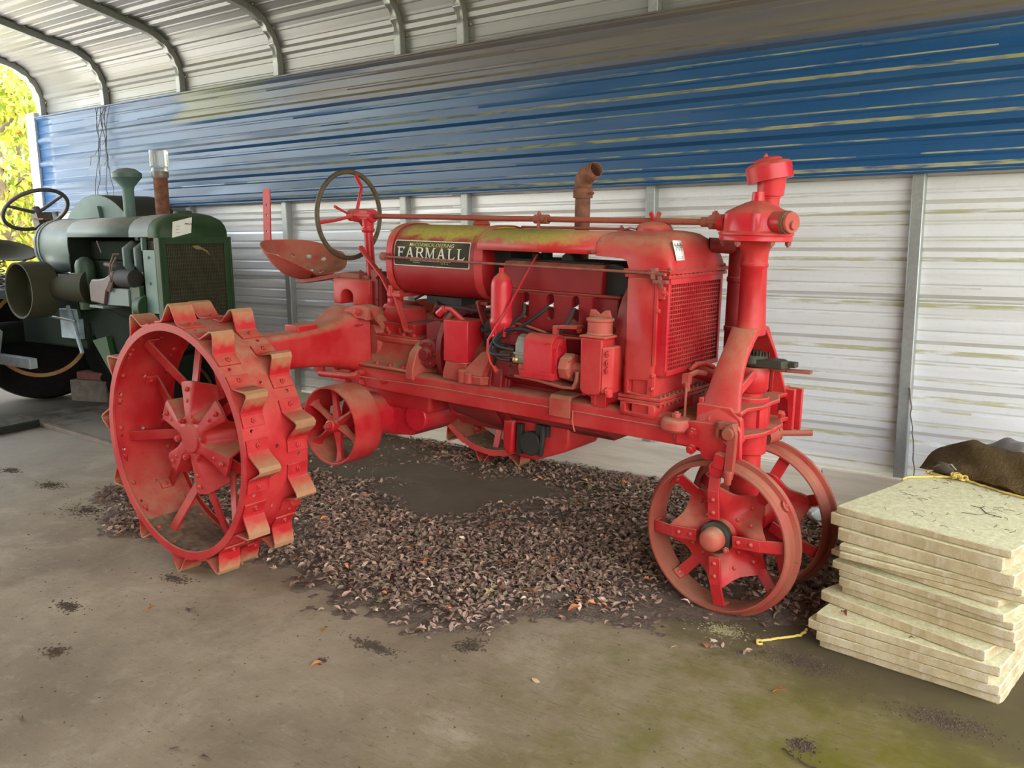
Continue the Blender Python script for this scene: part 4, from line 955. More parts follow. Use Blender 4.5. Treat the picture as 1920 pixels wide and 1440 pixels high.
# gear head
mb = MB(); n = 72; R = []
for z, r, rib in ((1.474, .128, 0), (1.477, .134, 0), (1.492, .134, 0), (1.495, .132, 0), (1.498, .138, 0), (1.505, .138, 0), (1.512, .122, 1), (1.575, .119, 1), (1.583, .112, .4), (1.60, .078, 0), (1.615, .045, 0), (1.622, .024, 0), (1.655, .021, 0)):
    ring = []
    for k in range(n):
        a = 2*PI*k/n; b = max(0, math.cos(6*a+.8))**6*.012*rib
        ring.append((2.012+(r+b)*math.cos(a), (r+b)*math.sin(a), z))
    R.append(ring)
mb.rings(R)
mb.cyl((1.89, 0, 1.54), (1.86, 0, 1.54), .032); mb.cyl((2.10, -.055, 1.545), (2.155, -.075, 1.545), .040, n=24)
hd2 = mb.build('steering_gear_head', RED_GLOSS, TR, .0, 40)
mb = MB()
for k in range(6):
    a = 2*PI*k/6+.35; mb.bolt((2.012+.118*math.cos(a), .118*math.sin(a), 1.474), (0,0,-1), .0125, .014)
mb.build('gear_head_bolt', RED_RUST, hd2)
mb = MB(); mb.cyl((2.15, -.074, 1.545), (2.165, -.080, 1.545), .042, n=24); lab(mb.build('end_gasket', RUST, hd2), 'rusty end ring')
mb = MB(); mb.cyl((2.165, -.080, 1.545), (2.18, -.086, 1.545), .038, n=24); mb.cyl((2.175, -.084, 1.535), (2.19, -.09, 1.535), .016, n=16); mb.build('end_cap', RED_DUSTY, hd2, .003)
# air cleaner canister and rain cap behind the pedestal
mb = MB(); mb.lathe([(.97, .0), (.97, .042), (1.10, .042), (1.105, .046), (1.12, .046), (1.125, .042), (1.30, .042), (1.305, .046), (1.32, .046), (1.325, .042), (1.47, .042), (1.49, .03), (1.49, 0)], (1.87, .2, 0), (0,0,1), 28); mb.tube([(1.77, .12, 1.45), (1.84, .17, 1.445), (1.87, .2, 1.43)], .03, 16); mb.build('air_cleaner', RED_DARK, TR)
ax_ = Vector((.05, -.05, 1)).normalized()
mb = MB(); mb.lathe([(-.10, .036), (.035, .036), (.036, .040), (.043, .04), (.044, .044), (.046, .05), (.115, .053), (.118, .06), (.118, .05)], (2.01, .12, 1.60), ax_, 32); mb.build('air_stack', RED_GLOSS, TR)
mb = MB(); mb.lathe([(0, .086), (.055, .086), (.064, .080), (.068, .072), (.072, .055), (.082, .05), (.088, .03), (.09, .0)], Vector((2.005, .12, 1.595))+ax_*.105, (-.20, -.05, 1), 40); mb.bolt(Vector((2.005, .12, 1.595))+Vector((-.018, -.008, .188)), (0,0,1), .008, .012)
mb.build('rain_cap', RED_GLOSS, TR, .0, 30)
# ---- steering shaft, column, wheel
mb = MB(); mb.tube([(-.14, 0, 1.539), (1.875, 0, 1.541)], .0125, 14); mb.tube([(.99, 0, 1.54), (1.06, 0, 1.54)], .021, 12); mb.bolt((1.045, -.018, 1.54), (.3,-1,.2), .010, .02); mb.bolt((1.01, 0, 1.55), (0,0,1), .009, .018); mb.tube([(1.02, -.01, 1.55), (1.02, -.02, 1.50)], .008, 6); mb.tube([(1.79, 0, 1.541), (1.90, 0, 1.541)], .019, 14); mb.tube([(1.825, 0, 1.541), (1.86, 0, 1.541)], .028, 10); mb.bolt((1.842, 0, 1.555), (.2,0,1), .014, .024); mb.bolt((1.842, -.02, 1.53), (0,-1,-.4), .010, .012)
sh = mb.build('steering_shaft', RED_RUST, TR)
mb = MB(); mb.tube([(-.055, 0, 1.20), (-.078, 0, 1.47)], .0235, 16); mb.lathe([(1.455, .030), (1.47, .036), (1.475, .030), (1.49, .029)], (-.078, 0, 0), (0,0,1), 20); mb.tube([(-.078, 0, 1.48), (-.078, 0, 1.55)], [.029, .034], 16); mb.tube([(-.16, 0, 1.54), (-.035, 0, 1.54)], .034, 16); mb.ball((-.16, 0, 1.54), .036, 14)
mb.box(-.11, -.05, -.032, -.012, 1.52, 1.568); mb.build('steering_column', RED_GLOSS, TR, .003)
swc = Vector((-.195, -.02, 1.541))
mb = MB(); mb.tube([swc+Vector((0, .218*math.cos(2*PI*k/48), .222*math.sin(2*PI*k/48))) for k in range(48)], .0125, 12, closed=True)
sw = mb.build('steering_wheel', WHEELBR, TR); lab(sw, 'brown weathered wheel rim')
for a in (77, 190, 310):
    r = math.radians(a); d = Vector((0, math.cos(r), math.sin(r))); h = Vector((-.165, 0, 1.541))
    mb = MB(); mb.tube([h+d*.02, h+d*.09+Vector((.012, -.008, 0)), h+d*.15+Vector((.0, .006, 0)), swc+d*.212], [.010, .008, .0085, .011], 8); mb.build('spoke', RED, sw)
mb = MB(); mb.cyl((-.21, 0, 1.541), (-.15, 0, 1.541), .03, n=16); mb.tube([(-.20, -.01, 1.545), (-.20, -.06, 1.562), (-.195, -.12, 1.585)], [.006, .006, .008], 8); mb.tube([(-.17, .02, 1.53), (-.16, .06, 1.46), (-.12, .09, 1.42)], .006, 8); mb.build('wheel_hub', RED, sw)
# seat support casting with arched opening, spring bar and pan seat
sp = MB().box(-.262, .01, -.085, .085, 1.082, 1.215).build('seat_support', RED, TR, .006)
cut(sp, MB().prism([(-.20, 1.07), (-.20, 1.125)]+[(-.155+.045*math.cos(PI-PI*i/8), 1.125+.035*math.sin(PI*i/8)) for i in range(1, 8)]+[(-.11, 1.125), (-.11, 1.07)], 'xz', -.12, .12))
mb = MB(); mb.cyl((.025, -.02, 1.07), (.025, -.02, 1.26), .036, n=20); mb.box(.0, .05, -.06, -.05, 1.08, 1.27); mb.box(-.01, .06, .0, .07, 1.07, 1.22); mb.cyl((-.02, 0, 1.2), (-.02, 0, 1.27), .028)
for x in (-.01, .045): mb.bolt((x, -.058, 1.23), (0,-1,0), .008, .008); mb.bolt((x, -.058, 1.12), (0,-1,0), .008, .008)
mb.build('column_bracket', RED_DARK, TR, .003)
mb = MB(); mb.ribbon([(-.03, 1.222), (-.20, 1.235), (-.30, 1.222), (-.48, 1.19), (-.58, 1.176), (-.62, 1.178)], .022, 'xz', -.035, .035); mb.box(-.24, -.10, -.05, .05, 1.215, 1.243); mb.bolt((-.14, 0, 1.243), (0,0,1), .014, .01); mb.build('seat_spring', RED_RUST, TR, .003)
# pan seat: dished sheet with a raised back and a thigh notch
nu, nv = 44, 40; mb = MB(); idx = {}; vs = []
def seat_pt(r, a):
    # outline: broad pan, two thigh lobes in front with a notch between
    c, s = math.cos(a), math.sin(a)           # c forward, s to the left
    ru = .20 if c > 0 else .215; rv = .25
    notch = .15*max(0, c)**14*(1 if c > 0 else 0) if c > 0 else 0
    lobes = .045*max(0, c)**2
    x = (ru+lobes-notch*1.0)*c*r; y = rv*s*r*(1-.08*max(0, c)**2)
    rim = r**2.6
    back = .20*max(0, -c)**1.4+.135*abs(s)**2+.02*max(0, c)
    z = 1.188+rim*back*.95+(.018*r*r)
    if c > 0: z += -.012*max(0, r-.85)/.15*c
    return (-.59+x, y, z)
R = [[seat_pt(r, 2*PI*k/72) for k in range(72)] for r in np.linspace(.03, 1, 16)]
mb.rings(R, caps=False); mb.add(R[0], [tuple(range(72))])
seat = mb.build('seat', RED_DUSTY, TR, ang=60, weld=True)
sd = seat.modifiers.new('t', 'SOLIDIFY'); sd.thickness = .005
dg = bpy.context.evaluated_depsgraph_get(); me = bpy.data.meshes.new_from_object(seat.evaluated_get(dg)); seat.modifiers.clear(); seat.data = me
c = MB()
for r, aa in ((.80, (110, 137, 165, 195, 223, 250)), (.52, (95, 128, 160, 200, 232, 265))):
    for a in aa:
        p = Vector(seat_pt(r, math.radians(a))); q = Vector(seat_pt(r+.02, math.radians(a))); q2 = Vector(seat_pt(r, math.radians(a+3)))
        nn = (q-p).cross(q2-p).normalized(); c.cyl(p-nn*.03, p+nn*.03, .0145, n=12)
cut(seat, c)
# perforated strap standing at the far rear
st_ = MB().obox((-1.303, .3, 1.515), ((0,1,0), (.03,0,1), (1,0,-.03)), (.004, .175, .034)).build('lever_strap', RED, TR)
cut(st_, MB().cyl((-1.299, .2, 1.59), (-1.299, .4, 1.59), .009, n=10).cyl((-1.301, .2, 1.53), (-1.301, .4, 1.53), .009, n=10).cyl((-1.304, .2, 1.43), (-1.304, .4, 1.43), .009, n=10))
mb = MB(); mb.tube([(-1.30, .3, 1.35), (-.75, .3, 1.20), (-.30, .24, .98), (-.22, .2, .80)], .016, 10); mb.box(-.3, -.05, -.2, .24, .72, .84); mb.build('drawbar_frame', RED_DARK, TR, .004)
mb = MB(); mb.ribbon([(-.25, .60), (-.60, .44), (-.75, .42)], .03, 'xz', -.15, .15); mb.build('drawbar', RED_DARK, TR, .003)
# auction tag on the radiator
mb = MB(); Rr = []
for z in np.linspace(1.398, 1.472, 5):
    # follows the rounded nose of the top tank
    Rr.append([(1.7925-max(0, z-1.40)*.30+.0015, v, z) for v in (-.205, -.135)])
mb.rings(Rr, closed_u=False, caps=False); tg = mb.build('paper_tag', PAPER, TR); sd = tg.modifiers.new('t', 'SOLIDIFY'); sd.thickness = .0012; lab(tg, 'white paper lot tag with pen marks')
mb = MB()
def tagp(v, z): return Vector((1.7925-max(0, z-1.40)*.30+.003, v, z))
for i, (a, b) in enumerate(((-.200, -.19), (-.188, -.178), (-.176, -.168), (-.165, -.158), (-.155, -.149), (-.147, -.140))):
    mb.tube([tagp(a, 1.452), tagp((a+b)/2, 1.462-.006*(i % 2)), tagp(b, 1.446+.004*(i % 3)), tagp((a+b)/2, 1.442)], .0009, 5)
    if i % 2 == 0: mb.tube([tagp(a, 1.436), tagp(b, 1.440), tagp(b, 1.432)], .0008, 5)
for z in (1.412, 1.406): mb.tube([tagp(-.20, z), tagp(-.17, z)], .0006, 5); mb.tube([tagp(-.165, z), tagp(-.15, z)], .0006, 5)
o = mb.build('pen_marks', INK, tg); o['kind'] = 'stuff'
# ------------------------------------------------------------------ the green tractor behind
GX, GY = -5.2, 3.6
G = empty('tractor', (GX, GY, 0)); tag(G, 'dark green antique tractor with rusty exhaust, parked behind the red one by the wall', 'tractor')
GREEN = paint('green_paint', (.016, .042, .012), (.028, .060, .022), dust=.45, dcol=(.16, .16, .12), rough=.5)
GREEND = paint('green_paint_shaded', (.007, .014, .008), (.014, .020, .013), dust=.06, dcol=(.08, .08, .06), rough=.75, spec=.1)  # green darkened so the colour carries the shade around that engine
TEAL = paint('chalky_green_paint', (.075, .135, .12), (.12, .19, .17), dust=.55, dcol=(.27, .25, .21), rough=.45)
GREYT = paint('dusty_hood_paint', (.085, .125, .12), (.13, .165, .155), dust=.95, dcol=(.30, .27, .23), rough=.45)
OLIVE = paint('olive_rusty_paint', (.035, .036, .020), (.055, .045, .028), dust=.25, dcol=(.13, .11, .08), rough=.65, spec=.15)  # olive rusty paint, its colour also lowered for the shade there
def g_ring(u, a, zl, zt, full=False):
    h = zt-zl; pts = [(-a, zl), (-a, zl+h*.25), (-a*.95, zl+h*.5), (-a*.82, zl+h*.74), (-a*.58, zl+h*.91), (-a*.3, zl+h*.985), (0, zt)]
    return [(u, x, z) for x, z in pts+[(-x, z) for x, z in reversed(pts[:-1])]]
mb = MB(); mb.rings([g_ring(-1.16, .262, 1.45, 1.585), g_ring(-.34, .268, 1.445, 1.592)], closed_u=False, caps=False); o = mb.build('hood', GREYT, G, ang=60); o.modifiers.new('t', 'SOLIDIFY').thickness = .005
mb = MB(); R = [g_ring(u, a, 1.445, zt) for u, a, zt in ((-.345, .271, 1.596), (-.12, .274, 1.60), (-.115, .274, 1.60))]; mb.rings(R, caps=False, closed_u=True); mb.build('hood_cowl', GREYT, G, ang=60)
mb = MB(); R = [g_ring(u, a, 1.44, zt) for u, a, zt in ((-.11, .276, 1.602), (-.05, .276, 1.602), (-.02, .27, 1.595), (.0, .255, 1.575))]; mb.rings(R, caps=True)
rt2 = mb.build('radiator_top', GREEN, G, ang=60)
mb = MB(); mb.lathe([(1.598, .06), (1.612, .06), (1.618, .045), (1.62, 0)], (-.12, 0, 0), (0,0,1), 20); mb.build('radiator_cap', GREEN, G)
mb = MB(); R = []
for u, k in ((-1.68, .86), (-1.672, .97), (-1.66, 1), (-1.165, 1), (-1.16, .9)):
    R.append([(u, .262*k*math.copysign(abs(math.cos(2*PI*i/48))**.8, math.cos(2*PI*i/48)), 1.385+.20*k*math.copysign(abs(math.sin(2*PI*i/48))**.8, math.sin(2*PI*i/48))) for i in range(48)])
mb.rings(R); mb.build('fuel_tank', GREYT, G)
for u in (-1.64, -1.60, -1.175):
    mb = MB(); R = []
    for uu, k in ((u, 1.0), (u, 1.025), (u+.022, 1.025), (u+.022, 1.0)): R.append([(uu, .262*k*math.copysign(abs(math.cos(2*PI*i/48))**.8, math.cos(2*PI*i/48)), 1.385+.20*k*math.copysign(abs(math.sin(2*PI*i/48))**.8, math.sin(2*PI*i/48))) for i in range(48)])
    mb.rings(R, caps=False, closed_v=True); mb.build('tank_strap', GREYT, G)
mb = MB(); mb.box(-1.165, -1.15, -.26, .26, 1.19, 1.46); mb.build('fire_wall', GREEND, G)
# radiator: side plates, front shell, screen
for s in (-1, 1):
    mb = MB(); mb.box(-.21, -.045, min(s*.262, s*.272), max(s*.262, s*.272), .94, 1.36); mb.box(-.21, -.19, min(s*.24, s*.272), max(s*.24, s*.272), .76, 1.44); mb.box(-.06, -.04, min(s*.24, s*.272), max(s*.24, s*.272), .76, 1.44)
    for z in (1.31, 1.14): mb.rivet((-.13, s*.272, z), (0, s, 0), .012)
    mb.build('radiator_side', TEAL, G, .003)
    mb = MB(); mb.box(-.05, .005, min(s*.222, s*.276), max(s*.222, s*.276), .74, 1.44); mb.box(-.03, .012, min(s*.262, s*.28), max(s*.262, s*.28), .74, 1.44); mb.build('radiator_post', GREEN, G, .004)
    mb = MB(); mb.prism([(-.21, .74), (-.21, .935), (-.05, .935), (-.05, .74)], 'xz', min(s*.235, s*.255), max(s*.235, s*.255)); mb.build('radiator_foot', GREEND, G)
mb = MB(); mb.box(-.05, .008, -.23, .23, 1.395, 1.44); mb.box(-.05, .008, -.23, .23, .74, .80); mb.build('radiator_cross_piece', GREEN, G, .003)
core = MB().box(-.19, -.015, -.232, .232, .76, 1.42).build('radiator_core', simple('dark_core', (.035, .028, .014), .8), G)
mb = MB()
for i in range(36): y = -.222+.444*i/35; mb.box(-.012, -.006, y-.0018, y+.0018, .80, 1.396)
for i in range(24): z = .80+.596*i/23; mb.box(-.008, -.003, -.222, .222, z-.0018, z+.0018)
o = mb.build('screen_wires', simple('dull_screen', (.055, .05, .022), .6), G, smooth=False); o['kind'] = 'stuff'
mb = MB(); mb.prism([(.02, 1.385), (.05, 1.37), (.09, 1.35), (.11, 1.31), (.085, 1.335), (.05, 1.355), (.0, 1.36), (-.03, 1.385)], 'yz', -.003, .001); lab(mb.build('torn_leaf', simple('dry_straw', (.20, .14, .05), .9), G), 'scrap of dry debris on the screen')
# air stack, exhaust
mb = MB(); mb.lathe([(1.55, .04), (1.78, .04), (1.80, .046), (1.86, .095), (1.865, .102), (1.895, .102), (1.90, .095), (1.925, .06), (1.935, 0)], (-.755, 0, 0), (0,0,1), 36); mb.build('air_stack', TEAL, G)
mb = MB(); mb.lathe([(1.54, .048), (1.90, .048), (1.90, .042), (1.54, .042)], (-.50, .10, 0), (0,0,1), 28, closed=True); lab(mb.build('exhaust_pipe', RUST, G), 'rusty exhaust pipe')
# engine side
mb = MB(); mb.box(-1.12, -.26, -.17, .18, .72, 1.28); mb.box(-1.12, -.28, -.12, .14, 1.28, 1.42); mb.build('engine_block', GREEND, G, .01)
mb = MB()
for u in (-.36, -.50): mb.tube([(u, -.15, 1.20), (u, -.20, 1.26), (u, -.20, 1.36), (u, -.14, 1.40)], [.03, .034, .034, .03], 12)
mb.box(-.60, -.26, -.20, -.15, 1.15, 1.21); mb.build('manifold', GREYT, G, .006)
mb = MB(); mb.lathe([(.93, 0), (.93, .055), (.98, .06), (1.06, .06), (1.062, .066), (1.075, .066), (1.078, .068), (1.25, .068), (1.285, .055), (1.305, .025), (1.31, 0)], (-1.03, -.22, 0), (0,0,1), 28); mb.build('oil_filter', paint('mid_green_paint', (.03, .055, .035), (.05, .08, .055), dust=.15, dcol=(.16, .16, .12)), G)
mb = MB(); mb.prism([(-.80, 1.0), (-.80, 1.12), (-.76, 1.16), (-.68, 1.16), (-.60, 1.17), (-.52, 1.20), (-.50, 1.15), (-.58, 1.08), (-.62, .98)], 'xz', -.33, -.22); mb.build('magneto', simple('brown_cast', (.06, .028, .024), .5), G, .012)
mb = MB(); mb.box(-.62, -.34, -.31, -.2, .98, 1.10); mb.ribbon([(-.80, .97), (-.62, .965)], .02, 'xz', -.34, -.2); mb.build('governor_housing', GREYT, G, .006)
mb = MB(); mb.prism([(-.34, .90), (-.34, 1.12), (-.22, 1.12), (-.22, .86)], 'xz', -.30, -.15); mb.cyl((-.28, -.25, .98), (-.20, -.25, .98), .085); mb.build('timing_case', GREEN, G, .006)
mb = MB(); mb.cyl((-.45, -.29, 1.17), (-.27, -.29, 1.17), .06); lab(mb.build('generator', BLACK, G, .005), 'black generator drum')
mb = MB(); mb.ball((-.505, -.30, 1.19), .03); mb.bar((-.50, -.31, 1.19), (-.55, -.33, 1.08), .03, .02); mb.tube([(-.66, -.25, 1.15), (-.62, -.26, 1.26), (-.60, -.24, 1.33), (-.56, -.22, 1.33)], .008, 6); mb.tube([(-.64, -.25, 1.17), (-.59, -.26, 1.26), (-.57, -.24, 1.31)], .008, 6); mb.tube([(-.72, -.24, 1.26), (-.58, -.25, 1.25)], .014, 8); mb.tube([(-.80, -.24, 1.42), (-.72, -.26, 1.34)], .006, 6); lab(mb.build('ignition_wire', simple('frayed_wire', (.12, .08, .065), .8), G), 'frayed brown leads')
mb = MB(); mb.bar((-1.17, -.24, 1.18), (-1.09, -.25, .86), .035, .02, (1,0,0)); mb.build('tank_bracket', GREEND, G)
# belt pulley, its tapered arm, gearbox and belly
mb = MB(); mb.lathe([(0, .205), (.10, .208), (.20, .205), (.205, .20), (.205, .188), (.10, .19), (.004, .19), (0, .196)], (-1.42, -.52, 1.07), (0,1,0), 56, closed=True); mb.lathe([(.14, .0), (.14, .19), (.155, .19), (.155, 0)], (-1.42, -.52, 1.07), (0,1,0), 40); mb.build('belt_pulley', OLIVE, G)
mb = MB(); mb.tube([(-1.42, -.36, 1.07), (-1.15, -.30, 1.085), (-.98, -.22, 1.09)], [.07, .095, .12], 24); mb.build('pulley_arm', OLIVE, G)
mb = MB(); mb.box(-2.1, -1.12, -.20, .20, .62, 1.10); mb.prism([(-1.2, .95), (-1.0, .62), (-.3, .58), (-.1, .68), (-.1, .80), (-1.2, 1.0)], 'xz', -.18, .18); mb.prism([(-.95, .80), (-.70, .48), (-.30, .50), (-.20, .70)], 'xz', -.12, .12); mb.build('gearbox_and_sump', GREEND, G, .02)
mb = MB(); mb.prism([(-1.02, .70), (-.80, .46), (-.76, .47), (-.83, .74)], 'xz', -.22, -.16); mb.build('sump_brace', GREEN, G)
mb = MB(); mb.box(-1.42, -1.16, -.24, -.18, .70, .92); mb.bar((-1.25, -.26, .95), (-1.12, -.25, .60), .03, .02, (1,0,0)); mb.build('side_plate', simple('pale_blue_grey_paint', (.22, .27, .30), .5), G, .004)
mb = MB(); mb.tube([(-1.75, -.33, .89), (-1.12, -.28, .84)], .008, 8); mb.ball((-1.55, -.32, .885), .014, 8); mb.build('brake_rod', STEEL, G)
mb = MB(); mb.box(-2.75, -1.75, -.34, -.28, .44, .52); mb.bar((-2.4, -.3, .50), (-2.3, -.3, .72), .10, .03, (1,0,0)); mb.build('drawbar', simple('pale_worn_bar', (.33, .36, .38), .5, .3), G, .004)
mb = MB(); mb.tube([(-1.15, -.18, 1.18), (-1.25, -.20, 1.12), (-1.45, -.12, 1.16), (-1.6, -.1, 1.14)], .012, 8); mb.box(-1.62, -1.3, -.12, .12, 1.10, 1.17); mb.build('tank_support', BLACK, G)
# steering, seat
sc_ = Vector((-2.10, 0, 1.67)); nn = Vector((-.62, 0, .78)); a1 = Vector((0, 1, 0)); a2 = nn.cross(a1)
mb = MB(); mb.tube([sc_+(a1*math.cos(2*PI*k/40)+a2*math.sin(2*PI*k/40))*.245 for k in range(40)], .016, 10, closed=True); s2 = mb.build('steering_wheel', simple('grey_brown_wheel', (.085, .07, .065), .5), G)
for k in range(3):
    a = math.radians(70+120*k); d = a1*math.cos(a)+a2*math.sin(a); mb = MB(); mb.tube([sc_-nn*.03+d*.02, sc_+d*.24], [.015, .011], 8); mb.build('spoke', s2.data.materials[0], s2)
mb = MB(); mb.cyl(sc_-nn*.07, sc_+nn*.01, .035, n=14); mb.tube([sc_-nn*.05, sc_-nn*.62], .022, 10); mb.obox(sc_-nn*.11+Vector((.09, -.03, 0)), ((1,0,.4), (0,1,0), (-.4,0,1)), (.045, .06, .05)); mb.build('steering_column', s2.data.materials[0], G)
mb = MB(); R = []
for r in np.linspace(.05, 1, 8): R.append([(-2.68+.24*r*math.cos(2*PI*k/40), -.02+.26*r*math.sin(2*PI*k/40), 1.27+.13*r**2.5*(.6-.7*math.cos(2*PI*k/40))) for k in range(40)])
mb.rings(R, caps=False); mb.add(R[0], [tuple(range(40))]); o = mb.build('seat', OLIVE, G); o.modifiers.new('t', 'SOLIDIFY').thickness = .006
mb = MB()
for v in (-.12, .06): mb.tube([(-2.55+.03*math.cos(i*.9), v+.03*math.sin(i*.9), 1.02+.0055*i) for i in range(45)], .006, 6)
mb.build('seat_spring', STEEL, G); mb = MB(); mb.box(-2.9, -2.1, -.18, .2, .95, 1.02); mb.bar((-2.2, 0, .98), (-1.9, 0, .8), .2, .1); mb.build('seat_platform', GREEND, G)
# far fender over the far rear wheel
mb = MB(); n = 30; RF = .665; R = []
arc = [(-1.92+RF*math.cos(math.radians(a)), 1.125+RF*math.sin(math.radians(a))) for a in np.linspace(178, 2, n)]
mb.prism(arc, 'xz', .398, .404); mb.prism([(-1.90, 1.55), (-1.84, 1.70), (-1.80, 1.55)], 'xz', .37, .40); mb.build('fender_side', TEAL, G)
mb = MB(); mb.ribbon(arc, .006, 'xz', .40, .86); mb.build('fender_top', OLIVE, G, ang=20)
mb = MB(); mb.box(-1.95, -1.80, -.10, -.02, 1.585, 1.60); mb.build('tank_cap', RUST, G)
def tyre(name, c, ax, Ro, Ri, w, mt, rim, parent):
    mb = MB(); mb.lathe([(-w/2, Ri), (-w/2-.02, (Ro+Ri)/2), (-w/2+.015, Ro-.02), (0, Ro), (w/2-.015, Ro-.02), (w/2+.02, (Ro+Ri)/2), (w/2, Ri)], c, ax, 48)
    t_ = mb.build(name, mt, parent)
    mb = MB(); mb.lathe([(-w/2-.005, Ri+.01), (-w/2-.005, Ri-.02), (-w/2+.03, Ri-.05), (w/2-.03, Ri-.05), (w/2+.005, Ri-.02), (w/2+.005, Ri+.01)], c, ax, 48, closed=True); mb.build('rim', rim, t_)
    return t_
TYRE = simple('worn_tyre', (.010, .009, .008), .9, spec=.1, bump=.3, scale=30)
ORANGE = paint('yellow_orange_paint', (.40, .22, .03), (.42, .12, .04), dust=.3, fade=(.4, .6))
t_ = tyre('rear_wheel', (-1.92, .63, .66), (0,1,0), .66, .42, .28, TYRE, GREEND, G); mb = MB()
for k in range(6):
    a = 2*PI*k/6; mb.bar((-1.92, .63, .66), (-1.92+.40*math.cos(a), .63, .66+.40*math.sin(a)), .06, .015, (0,1,0))
mb.build('spoke', GREEND, t_)
t_ = tyre('rear_wheel', (-2.55, -.63, .66), (0,1,0), .66, .42, .28, TYRE, GREEND, G); mb = MB()
for k in range(6):
    a = 2*PI*k/6; mb.bar((-2.55, -.63, .66), (-2.55+.40*math.cos(a), -.63, .66+.40*math.sin(a)), .06, .015, (0,1,0))
mb.build('spoke', GREEND, t_)
mb = MB(); mb.cyl((-2.55, -.7, .66), (-2.55, .3, .66), .09); mb.cyl((-1.92, .2, .66), (-1.92, .7, .66), .09); mb.build('rear_axle', GREEND, G)
for s in (-1, 1): tyre('front_wheel', (-.32, s*.22, .33), (0, 1, s*.1), .33, .2, .13, TYRE, RUST, G)
mb = MB(); mb.cyl((-.32, -.22, .33), (-.32, .22, .33), .035); mb.box(-.40, -.22, -.08, .08, .33, .78); mb.build('front_axle', GREEND, G, .01)
# lot tag on its radiator
tg2 = MB().obox((.012, -.10, 1.50), ((.2, 0, 1), (0, 1, .22), (1, 0, -.2)), (.058, .075, .0012)).build('paper_tag', PAPER, G); lab(tg2, 'tilted paper lot tag with pen marks'); tg2.location = (-.004, 0, 0)
mb = MB()
for i in range(6): mb.tube([(.024, -.085+.018*i, 1.525+.006*(i % 2)), (.024, -.075+.018*i, 1.535-.004*(i % 2)), (.023, -.07+.018*i, 1.522)], .0016, 5)
for j in range(3): mb.tube([(.016-.004*j, -.145, 1.51-.02*j), (.016-.004*j, -.115, 1.515-.02*j)], .001, 5)
o = mb.build('pen_marks', INK, tg2); o['kind'] = 'stuff'; o.location = (.002, 0, 0)
# clear plastic jar upside down on its exhaust
t = NT('clear_plastic'); t.b.inputs['Transmission Weight'].default_value = .85; t.b.inputs['IOR'].default_value = 1.35; CLEAR = t.out((.82, .82, .80), .25)
mb = MB(); mb.lathe([(1.86, .056), (1.90, .06), (1.93, .052), (1.94, .062), (2.0, .060), (2.035, .064), (2.05, .062), (2.055, .0)], (0, 0, -1.86), (0,0,1), 28)
for k in range(14): a = 2*PI*k/14; mb.bar((.062*math.cos(a), .062*math.sin(a), .085), (.062*math.cos(a), .062*math.sin(a), .17), .008, .005, (-math.sin(a), math.cos(a), 0))
jar = mb.build('plastic_jar', CLEAR); jar.location = (GX-.50, GY+.10, 1.855); tag(jar, 'clear plastic jar upended over the rusty exhaust pipe', 'jar')
# spare wheel and blocks in the dark behind
sw_ = tyre('spare_wheel', (0, 0, 0), (.85, -.52, .12), .60, .39, .24, TYRE, ORANGE, None); sw_.location = (-8.08, 3.92, .595); tag(sw_, 'black tyre with yellow-orange rim standing in the dark behind the green tractor', 'wheel')
CONC = simple('concrete_block', (.16, .13, .105), .9, var=.3); 
cb = MB().box(-.2, .2, -.1, .1, 0, .19).build('concrete_block', CONC, None, .006); cb.location = (-7.55, 4.1, 0); cb.rotation_euler.z = .3; tag(cb, 'grey concrete block on the floor under a red brick', 'block')
BRK = simple('red_brick', (.20, .07, .05), .9); br = MB().box(-.16, .16, -.06, .06, 0, .07).build('brick', BRK, None, .006); br.location = (-7.55, 4.1, .19); br.rotation_euler.z = .25; tag(br, 'red brick lying on the grey block behind the tractors', 'brick')

# ------------------------------------------------------------------ stack of pale paving slabs
t = NT('pale_stone'); n1 = t.noise(7, 6, .7); n2 = t.noise(60, 4); nz = t.sep(t.geo.outputs['Normal'])[2]
n3 = t.noise(16, 5, .7, t.mapping((1, 1, .35)))
c = t.mix(t.map(n1, .35, .65), (.38, .275, .15), (.54, .43, .275)); c = t.mix(t.map(n3, .48, .66, 0, .55), c, (.62, .53, .42)); c = t.mix(t.map(n3, .25, .40, .6, 0), c, (.30, .195, .10))
top = t.mix(t.map(n2, .35, .65), (.62, .56, .31), (.80, .745, .47)); top = t.mix(t.map(n1, .3, .5, .5, 0), top, (.70, .64, .45)); c = t.mix(t.map(nz, .5, .9), c, top)
t.bump(t.noise(140, 5, .7), .8, .006); c = t.mix(t.map(t.noise(150, 3), .58, .7, 0, .35), c, (.30, .25, .14)); STONE = t.out(c, .88, 0, .3)
SL = [(-.798, 3.066, .483, .026, -15.5), (-.818, 3.07, .457, .045, -16.5), (-.785, 3.047, .411, .045, -14.6), (-.768, 3.012, .365, .023, -9.6), (-.764, 3.003, .341, .024, -7.6), (-.814, 3.085, .316, .022, -17.6), (-.795, 3.036, .293, .028, -17.0), (-.77, 3.032, .264, .024, -14.7), (-.768, 3.029, .239, .034, -14.6), (-.76, 3.05, .204, .030, -16.0), (-.828, 3.031, .173, .036, -18.6), (-.808, 2.92, .136, .034, -8.0), (-.838, 2.929, .101, .034, -8.0), (-.807, 2.926, .066, .034, -7.1), (-.80, 2.945, .031, .031, -7.6)]
ORD = ['topmost', 'second', 'third', 'fourth', 'fifth', 'sixth', 'seventh', 'eighth', 'ninth', 'tenth', 'eleventh', 'twelfth', 'thirteenth', 'fourteenth', 'lowest']
